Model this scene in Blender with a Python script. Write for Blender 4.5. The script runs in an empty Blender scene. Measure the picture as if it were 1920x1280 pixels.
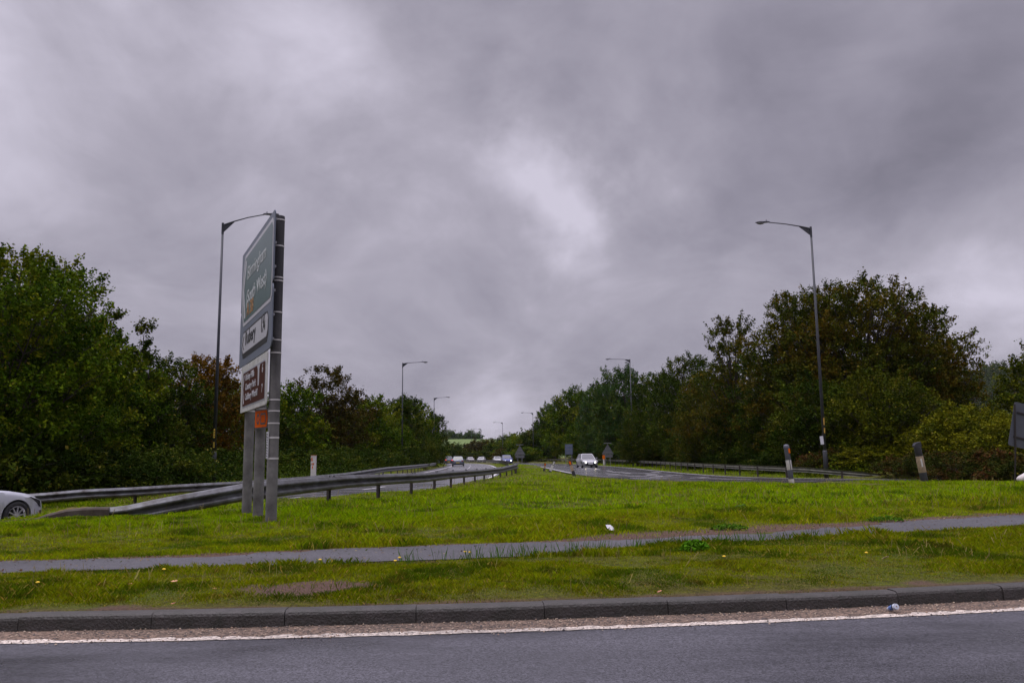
import bpy, bmesh, math, random
import numpy as np
from mathutils import Vector, Matrix
random.seed(7)
rng = np.random.default_rng(11)
scene = bpy.context.scene
COL = scene.collection

# ---------------------------------------------------------------- camera
FP = 1550.0
TH = math.radians(8.0)
RS, RC = math.sin(.0116), math.cos(.0116)
CF = Vector((0, math.cos(TH), math.sin(TH)))
_U = Vector((0, -math.sin(TH), math.cos(TH)))
_R = Vector((1, 0, 0))
CR = _R*RC - _U*RS
CU = _U*RC + _R*RS
CP = Vector((0, 0, 1.15))
cam_data = bpy.data.cameras.new('camera')
cam_data.sensor_width = 36
cam_data.lens = FP/1920*36
cam_data.clip_start = .05
cam_data.clip_end = 5000
cam = bpy.data.objects.new('camera', cam_data)
m = Matrix((CR, CU, -CF)).transposed().to_4x4()
m.translation = CP
cam.matrix_world = m
COL.objects.link(cam)
scene.camera = cam

def proj(x, y, z):
    d = Vector((x, y, z)) - CP
    w = d.dot(CF)
    return 960+FP*d.dot(CR)/w, 640-FP*d.dot(CU)/w
def at(px, py, d):
    r = CF + CR*((px-960)/FP) + CU*((640-py)/FP)
    return CP + r*(d/r.y)
def gnd(px, py, z=0):
    r = CF + CR*((px-960)/FP) + CU*((640-py)/FP)
    return CP + r*((z-CP.z)/r.z)

# ---------------------------------------------------------------- light, sky, exposure
SUN_EL, SUN_AZ = math.radians(74), math.radians(250)
sun = bpy.data.lights.new('sun', 'SUN')
sun.energy = 1.2
sun.angle = math.radians(35)
sun.color = (1, .96, .9)
so = bpy.data.objects.new('sun', sun)
so.rotation_euler = (math.pi/2-SUN_EL, 0, math.pi-SUN_AZ)
COL.objects.link(so)

world = bpy.data.worlds.new('World')
scene.world = world
world.use_nodes = True
def build_world():
    nt = world.node_tree
    N, L = nt.nodes, nt.links
    N.clear()
    out = N.new('ShaderNodeOutputWorld')
    bg = N.new('ShaderNodeBackground')
    L.new(bg.outputs[0], out.inputs[0])
    sky = N.new('ShaderNodeTexSky')
    sky.sky_type = 'NISHITA'
    sky.sun_disc = False
    sky.sun_elevation = SUN_EL
    sky.sun_rotation = SUN_AZ
    tc = N.new('ShaderNodeTexCoord')
    sep = N.new('ShaderNodeSeparateXYZ')
    L.new(tc.outputs['Generated'], sep.inputs[0])
    def M(op, a, b=None, c=None, clamp=False):
        n = N.new('ShaderNodeMath'); n.operation = op; n.use_clamp = clamp
        for i, v in enumerate((a, b, c)):
            if v is None: continue
            if isinstance(v, (int, float)): n.inputs[i].default_value = v
            else: L.new(v, n.inputs[i])
        return n.outputs[0]
    zc = M('MAXIMUM', sep.outputs[2], 0.0)
    zz = M('ADD', zc, .42)
    u = M('DIVIDE', sep.outputs[0], zz)
    v = M('DIVIDE', sep.outputs[1], zz)
    comb = N.new('ShaderNodeCombineXYZ')
    L.new(u, comb.inputs[0]); L.new(v, comb.inputs[1])
    def noise(scale, detail, rough, dist, off, stretch=(1, 1, 1)):
        mp = N.new('ShaderNodeMapping')
        mp.inputs['Location'].default_value = off
        mp.inputs['Scale'].default_value = stretch
        L.new(comb.outputs[0], mp.inputs[0])
        n = N.new('ShaderNodeTexNoise')
        n.inputs['Scale'].default_value = scale
        n.inputs['Detail'].default_value = detail
        n.inputs['Roughness'].default_value = rough
        n.inputs['Distortion'].default_value = dist
        L.new(mp.outputs[0], n.inputs[0])
        return n.outputs[0]
    n1 = noise(1.9, 9, .55, .5, (2.3, 1.1, .4), (1.0, .9, 1))
    n2 = noise(5.5, 9, .58, .5, (7.3, 4.1, 1.4), (1.0, .9, 1))
    val = M('MULTIPLY_ADD', n1, .60, M('MULTIPLY_ADD', n2, .20, .150))      # about .43
    # large cloud masses, each a soft lobe round one direction of the sky; edges broken by the noise
    wob = N.new('ShaderNodeVectorMath'); wob.operation = 'ADD'
    nz = N.new('ShaderNodeTexNoise'); nz.inputs['Scale'].default_value = 3.2; nz.inputs['Detail'].default_value = 6
    nz.inputs['Roughness'].default_value = .55
    L.new(tc.outputs['Generated'], nz.inputs[0])
    sc = N.new('ShaderNodeVectorMath'); sc.operation = 'MULTIPLY_ADD'
    L.new(nz.outputs['Color'], sc.inputs[0]); sc.inputs[1].default_value = (.46,)*3; sc.inputs[2].default_value = (-.23,)*3
    L.new(tc.outputs['Generated'], wob.inputs[0]); L.new(sc.outputs[0], wob.inputs[1])
    blobs = [  # px, py, radius (sine), gain
        (640, 175, .16, .11), (480, 70, .16, .05), (760, 240, .12, .06), (1080, 270, .12, .10), (980, 240, .07, .04), (1060, 400, .09, .06), (1010, 330, .06, .08), (1170, 190, .08, .07),
        (1110, 360, .06, .12), (1560, 190, .10, .07), (1480, 320, .09, .06), (1850, 500, .16, .05), (880, 810, .09, .13), (960, 770, .06, .07), (620, 745, .12, .05),
        (180, 280, .14, .04), (60, 60, .14, .02),
        (960, 60, .13, -.10), (1300, 60, .16, -.09), (1700, 40, .18, -.11), (1900, 200, .16, -.09), (1640, 380, .13, -.08),
        (1340, 400, .10, -.08), (1280, 240, .06, -.05), (900, 180, .08, -.06), (700, 370, .13, -.06), (560, 470, .16, -.06), (900, 500, .18, -.05), (800, 640, .16, -.05),
        (120, 430, .14, -.05), (350, 180, .10, -.05), (1000, 720, .10, -.06)]
    for px, py, r, g in blobs:
        d = at(px, py, 10) - CP; d.normalize()
        dn = N.new('ShaderNodeVectorMath'); dn.operation = 'DISTANCE'
        L.new(wob.outputs[0], dn.inputs[0]); dn.inputs[1].default_value = d
        q = M('DIVIDE', dn.outputs['Value'], r*1.1)
        q = M('MULTIPLY', M('MULTIPLY', q, q), -1.0)
        e = M('EXPONENT', q)
        g = g*(1.0 if g < 0 else 1.0)
        val = M('MULTIPLY_ADD', e, g, val)
    ramp = N.new('ShaderNodeValToRGB')
    L.new(val, ramp.inputs[0])
    cr = ramp.color_ramp
    cr.elements[0].position = .22; cr.elements[0].color = (.150, .142, .182, 1)
    cr.elements[1].position = .70; cr.elements[1].color = (.64, .605, .72, 1)
    e = cr.elements.new(.40); e.color = (.295, .278, .345, 1)
    e = cr.elements.new(.54); e.color = (.42, .395, .475, 1)
    # overcast skies are brightest overhead (above the frame's top edge)
    up = N.new('ShaderNodeMapRange'); up.interpolation_type = 'SMOOTHSTEP'
    L.new(sep.outputs[2], up.inputs[0])
    up.inputs[1].default_value = .55; up.inputs[2].default_value = .95; up.inputs[3].default_value = 1.0; up.inputs[4].default_value = 6.0
    cl = N.new('ShaderNodeVectorMath'); cl.operation = 'SCALE'
    L.new(ramp.outputs[0], cl.inputs[0]); L.new(up.outputs[0], cl.inputs['Scale'])
    sk = N.new('ShaderNodeVectorMath'); sk.operation = 'SCALE'
    L.new(sky.outputs[0], sk.inputs[0]); sk.inputs['Scale'].default_value = .07
    mx = N.new('ShaderNodeMix'); mx.data_type = 'RGBA'
    mx.inputs['Factor'].default_value = .96
    L.new(sk.outputs[0], mx.inputs['A']); L.new(cl.outputs[0], mx.inputs['B'])
    L.new(mx.outputs['Result'], bg.inputs[0])
    bg.inputs[1].default_value = 1.0
build_world()
scene.view_settings.view_transform = 'Standard'
scene.view_settings.look = 'None'
scene.view_settings.exposure = 0.0
scene.view_settings.gamma = 1

# ---------------------------------------------------------------- materials
MATS = {}
def mat(name, col, rough=.6, metal=0.0, var=.0, vscale=8.0, bump=0.0, bscale=40.0, emit=None, estr=0, spec=.5, coat=0, dirt=None):
    if name in MATS: return MATS[name]
    mt = bpy.data.materials.new(name); mt.use_nodes = True
    nt = mt.node_tree; N, L = nt.nodes, nt.links
    b = N['Principled BSDF']
    b.inputs['Base Color'].default_value = (*col, 1)
    b.inputs['Roughness'].default_value = rough
    b.inputs['Metallic'].default_value = metal
    b.inputs['Specular IOR Level'].default_value = spec
    b.inputs['Coat Weight'].default_value = coat
    tc = N.new('ShaderNodeTexCoord')
    if var or dirt:
        n = N.new('ShaderNodeTexNoise'); n.inputs['Scale'].default_value = vscale; n.inputs['Detail'].default_value = 5
        n.inputs['Roughness'].default_value = .65
        L.new(tc.outputs['Object'], n.inputs[0])
        mr = N.new('ShaderNodeMapRange'); L.new(n.outputs[0], mr.inputs[0])
        mr.inputs[1].default_value = .3; mr.inputs[2].default_value = .7
        mx = N.new('ShaderNodeMix'); mx.data_type = 'RGBA'
        L.new(mr.outputs[0], mx.inputs['Factor'])
        mx.inputs['A'].default_value = (*[c*(1-var) for c in col], 1)
        mx.inputs['B'].default_value = (*[min(1, c*(1+var)) for c in col], 1)
        if dirt: mx.inputs['A'].default_value = (*dirt, 1)
        L.new(mx.outputs['Result'], b.inputs['Base Color'])
    if bump:
        n = N.new('ShaderNodeTexNoise'); n.inputs['Scale'].default_value = bscale; n.inputs['Detail'].default_value = 4
        L.new(tc.outputs['Object'], n.inputs[0])
        bp = N.new('ShaderNodeBump'); bp.inputs['Strength'].default_value = bump; bp.inputs['Distance'].default_value = .01
        L.new(n.outputs[0], bp.inputs['Height']); L.new(bp.outputs[0], b.inputs['Normal'])
    if emit:
        b.inputs['Emission Color'].default_value = (*emit, 1)
        b.inputs['Emission Strength'].default_value = estr
    MATS[name] = mt
    return mt

def attr_mat(name, rough=.7, trans=.25, spec=.3):
    """colour comes from the per-face 'col' attribute (species, leaf-to-leaf variation, shade in the low growth)"""
    if name in MATS: return MATS[name]
    mt = bpy.data.materials.new(name); mt.use_nodes = True
    nt = mt.node_tree; N, L = nt.nodes, nt.links
    b = N['Principled BSDF']
    a = N.new('ShaderNodeAttribute'); a.attribute_name = 'col'
    L.new(a.outputs['Color'], b.inputs['Base Color'])
    b.inputs['Roughness'].default_value = rough
    b.inputs['Specular IOR Level'].default_value = spec
    t = N.new('ShaderNodeBsdfTranslucent'); L.new(a.outputs['Color'], t.inputs[0])
    ms = N.new('ShaderNodeMixShader'); ms.inputs[0].default_value = trans
    L.new(b.outputs[0], ms.inputs[1]); L.new(t.outputs[0], ms.inputs[2])
    L.new(ms.outputs[0], N['Material Output'].inputs[0])
    MATS[name] = mt
    return mt

def road_mat(name, base, rough, agg=.35, patch=.25, wet=0.0, gscale=260., bump=.35):
    mt = bpy.data.materials.new(name); mt.use_nodes = True
    nt = mt.node_tree; N, L = nt.nodes, nt.links
    b = N['Principled BSDF']
    tc = N.new('ShaderNodeTexCoord')
    def noise(s, d, r=.6, st=None):
        n = N.new('ShaderNodeTexNoise'); n.inputs['Scale'].default_value = s; n.inputs['Detail'].default_value = d
        n.inputs['Roughness'].default_value = r
        if st:
            mp = N.new('ShaderNodeMapping'); mp.inputs['Scale'].default_value = st
            L.new(tc.outputs['Object'], mp.inputs[0]); L.new(mp.outputs[0], n.inputs[0])
        else: L.new(tc.outputs['Object'], n.inputs[0])
        return n.outputs[0]
    vo = N.new('ShaderNodeTexVoronoi'); vo.inputs['Scale'].default_value = gscale*.42
    L.new(tc.outputs['Object'], vo.inputs[0])
    vsep = N.new('ShaderNodeSeparateColor'); L.new(vo.outputs['Color'], vsep.inputs[0])
    fine = vsep.outputs[0]; mid = noise(14, 5); big = noise(.9, 4, .6, (.5, 1.6, 1))
    def mr(x, a, b_, lo, hi):
        n = N.new('ShaderNodeMapRange'); L.new(x, n.inputs[0])
        for i, v in enumerate((a, b_, lo, hi)): n.inputs[i+1].default_value = v
        return n.outputs[0]
    def mul(x, y):
        n = N.new('ShaderNodeMath'); n.operation = 'MULTIPLY'; L.new(x, n.inputs[0]); L.new(y, n.inputs[1]); return n.outputs[0]
    k = mul(mul(mr(fine, 0, 1, 1-agg, 1+agg), mr(mid, .3, .7, .88, 1.12)), mr(big, .3, .7, 1-patch, 1+patch))
    v = N.new('ShaderNodeVectorMath'); v.operation = 'SCALE'; v.inputs[0].default_value = base
    L.new(k, v.inputs['Scale']); L.new(v.outputs[0], b.inputs['Base Color'])
    r = mr(big, .35, .65, rough-wet*.15, rough+.12)
    L.new(r, b.inputs['Roughness'])
    bp = N.new('ShaderNodeBump'); bp.inputs['Strength'].default_value = bump; bp.inputs['Distance'].default_value = .004
    L.new(vo.outputs['Distance'], bp.inputs['Height']); L.new(bp.outputs[0], b.inputs['Normal'])
    return mt

# ---------------------------------------------------------------- helpers
def tag(o, label=None, cat=None, group=None, kind=None):
    if label: o['label'] = label
    if cat: o['category'] = cat
    if group: o['group'] = group
    if kind: o['kind'] = kind
    return o
def empty(name, loc=(0, 0, 0), rz=0):
    o = bpy.data.objects.new(name, None); o.location = loc; o.rotation_euler = (0, 0, rz)
    o.empty_display_size = .2
    COL.objects.link(o); return o
def link(name, me, mt=None, parent=None, smooth=False):
    o = bpy.data.objects.new(name, me); COL.objects.link(o)
    if mt: me.materials.clear(); me.materials.append(mt)
    if parent: o.parent = parent
    if smooth: me.polygons.foreach_set('use_smooth', [True]*len(me.polygons))
    return o
def copy_tree(o, parent=None):
    c = o.copy(); COL.objects.link(c); c.parent = parent
    for ch in list(o.children): copy_tree(ch, c)
    return c
class MB:
    def __init__(s): s.v = []; s.f = []
    def add(s, vs, fs):
        n = len(s.v); s.v += [tuple(v) for v in vs]; s.f += [tuple(i+n for i in f) for f in fs]; return s
    def box(s, c, d, rot=None):
        x, y, z = d[0]/2, d[1]/2, d[2]/2
        vs = [Vector((a*x, b*y, e*z)) for a in (-1, 1) for b in (-1, 1) for e in (-1, 1)]
        if rot is not None: vs = [rot @ v for v in vs]
        vs = [v+Vector(c) for v in vs]
        return s.add(vs, [(0, 1, 3, 2), (4, 6, 7, 5), (0, 4, 5, 1), (2, 3, 7, 6), (0, 2, 6, 4), (1, 5, 7, 3)])
    def tube(s, pts, rad, n=8, cap=True):
        pts = [Vector(p) for p in pts]
        if not hasattr(rad, '__len__'): rad = [rad]*len(pts)
        rings = []
        prev = None
        for i, p in enumerate(pts):
            t = (pts[min(i+1, len(pts)-1)] - pts[max(i-1, 0)]).normalized()
            a = t.cross(Vector((0, 0, 1)))
            if a.length < .1: a = t.cross(Vector((0, 1, 0)))
            a.normalize()
            if prev is not None and a.dot(prev) < 0: a = -a
            prev = a
            b = t.cross(a)
            rings.append([p + (a*math.cos(2*math.pi*k/n)+b*math.sin(2*math.pi*k/n))*rad[i] for k in range(n)])
        vs = [v for r in rings for v in r]
        fs = []
        for i in range(len(rings)-1):
            for k in range(n):
                k2 = (k+1) % n
                fs.append((i*n+k, i*n+k2, (i+1)*n+k2, (i+1)*n+k))
        if cap: fs += [tuple(range(n))[::-1], tuple((len(rings)-1)*n+k for k in range(n))]
        return s.add(vs, fs)
    def prism(s, poly, M, t0, t1):
        """poly in (u,v); M maps (u,v,w) to 3-D"""
        n = len(poly)
        vs = [M @ Vector((u, v, t0)) for u, v in poly] + [M @ Vector((u, v, t1)) for u, v in poly]
        fs = [tuple(range(n))[::-1], tuple(range(n, 2*n))]
        for k in range(n):
            k2 = (k+1) % n; fs.append((k, k2, n+k2, n+k))
        return s.add(vs, fs)
    def lathe(s, prof, n=24, M=Matrix()):
        """prof: (r, h) about local z"""
        vs = [M @ Vector((r*math.cos(2*math.pi*k/n), r*math.sin(2*math.pi*k/n), h)) for r, h in prof for k in range(n)]
        fs = []
        for i in range(len(prof)-1):
            for k in range(n):
                k2 = (k+1) % n; fs.append((i*n+k, i*n+k2, (i+1)*n+k2, (i+1)*n+k))
        return s.add(vs, fs)
    def build(s, name, mt=None, parent=None, smooth=False, bevel=0):
        me = bpy.data.meshes.new(name); me.from_pydata(s.v, [], s.f)
        bm = bmesh.new(); bm.from_mesh(me)
        bmesh.ops.recalc_face_normals(bm, faces=bm.faces)
        if bevel: bmesh.ops.bevel(bm, geom=list(bm.edges), offset=bevel, segments=2, affect='EDGES', profile=.6)
        bm.to_mesh(me); bm.free(); me.update()
        return link(name, me, mt, parent, smooth)

def catmull(pts, step=1.0):
    P = [np.array(p, float) for p in pts]
    P = [2*P[0]-P[1]] + P + [2*P[-1]-P[-2]]
    out = []
    for i in range(1, len(P)-2):
        n = max(2, int(np.linalg.norm(P[i+1]-P[i])/step))
        for k in range(n):
            t = k/n
            out.append(.5*((2*P[i])+(-P[i-1]+P[i+1])*t+(2*P[i-1]-5*P[i]+4*P[i+1]-P[i+2])*t*t+(-P[i-1]+3*P[i]-3*P[i+1]+P[i+2])*t**3))
    out.append(P[-2])
    return np.array(out)
def normals2(P):
    t = np.gradient(P[:, :2], axis=0); t /= np.linalg.norm(t, axis=1)[:, None]+1e-9
    return np.stack([-t[:, 1], t[:, 0]], 1)
def sstep(a, b, x):
    t = np.clip((x-a)/(b-a), 0, 1); return t*t*(3-2*t)
def hash2(ix, iy, s):
    h = (ix*374761393 + iy*668265263 + s*974634777) & 0x7fffffff
    h = ((h ^ (h >> 13))*1274126177) & 0x7fffffff
    return ((h ^ (h >> 16)) & 0xffff)/65535.
def vnoise(x, y, s=0):
    ix = np.floor(x).astype(np.int64); iy = np.floor(y).astype(np.int64); fx = x-ix; fy = y-iy
    fx = fx*fx*(3-2*fx); fy = fy*fy*(3-2*fy)
    return (hash2(ix, iy, s)*(1-fx)+hash2(ix+1, iy, s)*fx)*(1-fy)+(hash2(ix, iy+1, s)*(1-fx)+hash2(ix+1, iy+1, s)*fx)*fy
def fbm(x, y, s=0, o=4):
    v = 0; a = .5; t = 0
    for k in range(o): v = v+a*vnoise(x*2**k, y*2**k, s+k*17); t += a; a *= .55
    return v/t
def fastmesh(name, verts, nface, fsize, colors=None):
    """verts (N,3) used in order, nface faces of fsize corners each, colours per face"""
    me = bpy.data.meshes.new(name)
    me.vertices.add(len(verts)); me.vertices.foreach_set('co', np.ascontiguousarray(verts, dtype=np.float32).ravel())
    me.loops.add(nface*fsize); me.loops.foreach_set('vertex_index', np.arange(nface*fsize, dtype=np.int32))
    me.polygons.add(nface); me.polygons.foreach_set('loop_start', np.arange(0, nface*fsize, fsize, dtype=np.int32))
    if colors is not None:
        a = me.attributes.new('col', 'FLOAT_COLOR', 'FACE')
        c = np.ones((nface, 4), np.float32); c[:, :3] = colors
        a.data.foreach_set('color', c.ravel())
    me.update(calc_edges=True)
    return me

# ---------------------------------------------------------------- plan of the site
# guard rail of the central island and reserve (one continuous rail)
RAIL = [(-7.75, 15.9), (-6.9, 16.2), (-5.55, 17.15), (-4.85, 18.9), (-4.15, 20.9), (-3.4, 23.0), (-2.6, 26.6), (-1.95, 31), (-1.25, 36.5), (-.35, 43.5), (.2, 50), (.1, 62), (-.5, 88),
        (-1.4, 113), (-2.8, 140), (-5.5, 170), (-9, 195), (-15, 225), (-25, 262), (-41, 305), (-60, 350)]
LCENT = [(-44, 4), (-34, 6.5), (-23.5, 11.5), (-16.8, 17.0), (-12.6, 21.3), (-9.0, 24.4), (-6.6, 29.5), (-5.6, 36), (-5.0, 43), (-4.7, 52), (-4.75, 68), (-5.2, 90), (-6.1, 113), (-7.5, 140), (-10.2, 170), (-13.8, 195), (-20, 225), (-30.2, 262), (-46.5, 305), (-66, 350)]
LWID = [2.5, 2.5, 2.5, 2.55, 2.6, 2.7, 2.9, 3.2, 3.4, 3.6, 3.65, 3.65, 3.65, 3.65, 3.65, 3.65, 3.65, 3.65, 3.65, 3.65]
lc = catmull([(x, y, w) for (x, y), w in zip(LCENT, LWID)], .8)
ln = normals2(lc)
L_left = lc[:, :2]+ln*lc[:, 2:3]
L_right = lc[:, :2]-ln*lc[:, 2:3]
r_l = catmull([(60, 16), (34, 22.5), (23, 26.8), (16, 30.5), (11.5, 34), (8.2, 37.5), (5.9, 42.5), (4.7, 50), (3.9, 62), (3.5, 84), (3.1, 105), (1.8, 122), (0, 138), (-2.2, 152), (-4.6, 172), (-8.2, 197), (-14, 226), (-24, 262), (-40, 305), (-59, 351)], .8)
r_r = catmull([(62, 26), (37, 31), (25, 34.5), (18, 37.5), (14, 41), (12.2, 45.5), (11.6, 54), (11.7, 68), (12, 86), (11.6, 105), (10.6, 122), (9.2, 138), (7.3, 152), (4.8, 172), (1.2, 197), (-4.6, 226), (-14.5, 264), (-30, 310), (-48, 355)], .8)
path_n = catmull([(-14, 7.6), (-9, 7.75), (-4.97, 8.2), (-3.4, 8.42), (-1.77, 8.68), (-.03, 9.06), (2.0, 10.05), (4.36, 10.9), (7.26, 12.16), (12, 14.6), (20, 19)], .2)
path_f = catmull([(-15, 8.5), (-9.5, 8.65), (-5.5, 9.15), (-3.8, 9.45), (-2.04, 10.0), (-.03, 10.5), (2.2, 11.3), (5.0, 12.6), (8.56, 14.3), (12, 16.1), (19.3, 20.5)], .2)
path_m = np.stack([np.linspace(-14, 19, 200), (np.interp(np.linspace(-14, 19, 200), path_n[:, 0], path_n[:, 1])+np.interp(np.linspace(-14, 19, 200), path_f[:, 0], path_f[:, 1]))/2], 1)
def kerb_y(x):
    x = np.asarray(x, float); xc = np.clip(x, -60, 60)
    return 6.13+.1*xc+.013*xc*xc*np.where(np.abs(xc) > 8, 8/np.maximum(np.abs(xc), 8), 1)
def resample(P, n):
    d = np.r_[0, np.cumsum(np.linalg.norm(np.diff(P, axis=0), axis=1))]; t = np.linspace(0, d[-1], n)
    return np.stack([np.interp(t, d, P[:, k]) for k in range(P.shape[1])], 1)
POLY_L = np.vstack([L_left, L_right[::-1]])
POLY_R = np.vstack([r_l[:, :2], r_r[::-1, :2]])
POLY_P = np.vstack([path_n[:, :2], path_f[::-1, :2]])
def simp(P, tol):
    out = [P[0]]
    for p in P[1:]:
        if np.linalg.norm(p-out[-1]) > tol*(1+np.linalg.norm(p)*.02): out.append(p)
    return np.array(out)
def sdist(P, X, Y):
    """signed distance to polygon, negative inside"""
    n = len(P); best = np.full(X.shape, 1e9); ins = np.zeros(X.shape, bool)
    for i in range(n):
        ax, ay = P[i]; bx, by = P[(i+1) % n]
        dx, dy = bx-ax, by-ay; l2 = dx*dx+dy*dy+1e-12
        t = np.clip(((X-ax)*dx+(Y-ay)*dy)/l2, 0, 1)
        best = np.minimum(best, (X-ax-t*dx)**2+(Y-ay-t*dy)**2)
        if ay != by:
            c = ((ay > Y) != (by > Y)) & (X < (bx-ax)*(Y-ay)/(by-ay)+ax)
            ins ^= c
    d = np.sqrt(best)
    return np.where(ins, -d, d)
SL, SR, SP = simp(POLY_L, .8), simp(POLY_R, .8), simp(POLY_P, .3)
def road_z(x, y):
    return -.42*sstep(-5.5, -11, x)*sstep(36, 22, y)
def verge_z(x, y):
    pm = np.interp(x, path_m[:, 0], path_m[:, 1]); k = y-pm
    z = .10+.05*sstep(1, 5, k)+.05*sstep(6, 15, k)*sstep(7, 1, x)
    z = z-.45*sstep(-8.4, -12.5, x)*sstep(12.5, 17.5, y)*sstep(40, 26, y)
    z = z+.55*sstep(15.5, 21, x)*sstep(34, 42, y)-.22*sstep(10.5, 13, x)*sstep(30, 36, y)*sstep(300, 200, y)*(y > 0)
    z = z-.08*sstep(-1.0, -2.5, x)*sstep(15, 19, y)*sstep(36, 29, y)
    z = z+(.05*(fbm(x*1.3, y*1.3, 5)-.45)+.03*(fbm(x*4, y*4, 6)-.45))*sstep(6.4, 7.0, y)*sstep(.85, 1.5, np.abs(y-pm))
    z = z+2.5*sstep(-20, -60, x)*sstep(20, 60, y)+2*sstep(26, 70, x)*sstep(20, 60, y)
    return z
def ground_z(x, y, sd=None):
    v = verge_z(x, y)
    if sd is None: sd = (sdist(SL, x, y), sdist(SR, x, y))
    v = np.where((x > 1) & (x < 12) & (y < 90), v*(.25+.75*sstep(.4, 9, sd[1])), v)
    for d in sd:
        r = road_z(x, y)-.06
        v = v*sstep(.05, .75, d)+r*(1-sstep(.05, .75, d))
    k = y-kerb_y(x)
    v = np.where(k < .3, -.06+(v+.06)*sstep(.10, .2, k), v)
    return v
def dirt_f(x, y):
    """0..1 bare soil"""
    n = fbm(x*2.2, y*2.2, 31)
    pf = np.interp(x, path_f[:, 0], path_f[:, 1]); pn = np.interp(x, path_n[:, 0], path_n[:, 1])
    w = .13+.6*np.clip(fbm(x*.55, y*.1, 77)-.36, 0, 1)+.45*np.exp(-((x-4.0)/1.7)**2)+.25*np.exp(-((x-1.6)/1.0)**2)
    a = sstep(w+.18, w*.6, (y-pf)+(n-.5)*.35)*(y > pf-.3)
    a2 = .8*sstep(.12, .0, (pn-y)+(n-.5)*.25)*(y < pn+.2)
    u = (x+1.72)/.60; v = (y-6.98+.03*x)/.36
    b = sstep(1.25, .7, np.sqrt(u*u+v*v)+(n-.5)*1.1)
    c = sstep(.22, .05, (y-kerb_y(x)-.12)+(n-.5)*.25)
    r_ = .6*sstep(1.3, .3, np.sqrt(((x-5.5)/3.2)**2+((y-24.3-.1*(x-5.5))/.45)**2)+(n-.5)*1.2)
    c = np.maximum(c, r_)
    g = .85*sstep(1.2, .5, np.sqrt(((x+8.8)/1.1)**2+((y-15.3)/1.2)**2)+(n-.5))
    for fx, fy, fr in ((-3.965, 13.75, .24), (-4.53, 14.89, .22), (-5.09, 16.03, .22), (1.05, 6.42, .14), (-2.9, 6.2, .18), (3.3, 6.95, .16)):
        g = np.maximum(g, .9*sstep(1.2, .6, np.hypot(x-fx, y-fy)/fr+(n-.5)*.9))
    return np.clip(np.maximum.reduce([a, a2, b, c*.8, g]), 0, 1)

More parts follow.
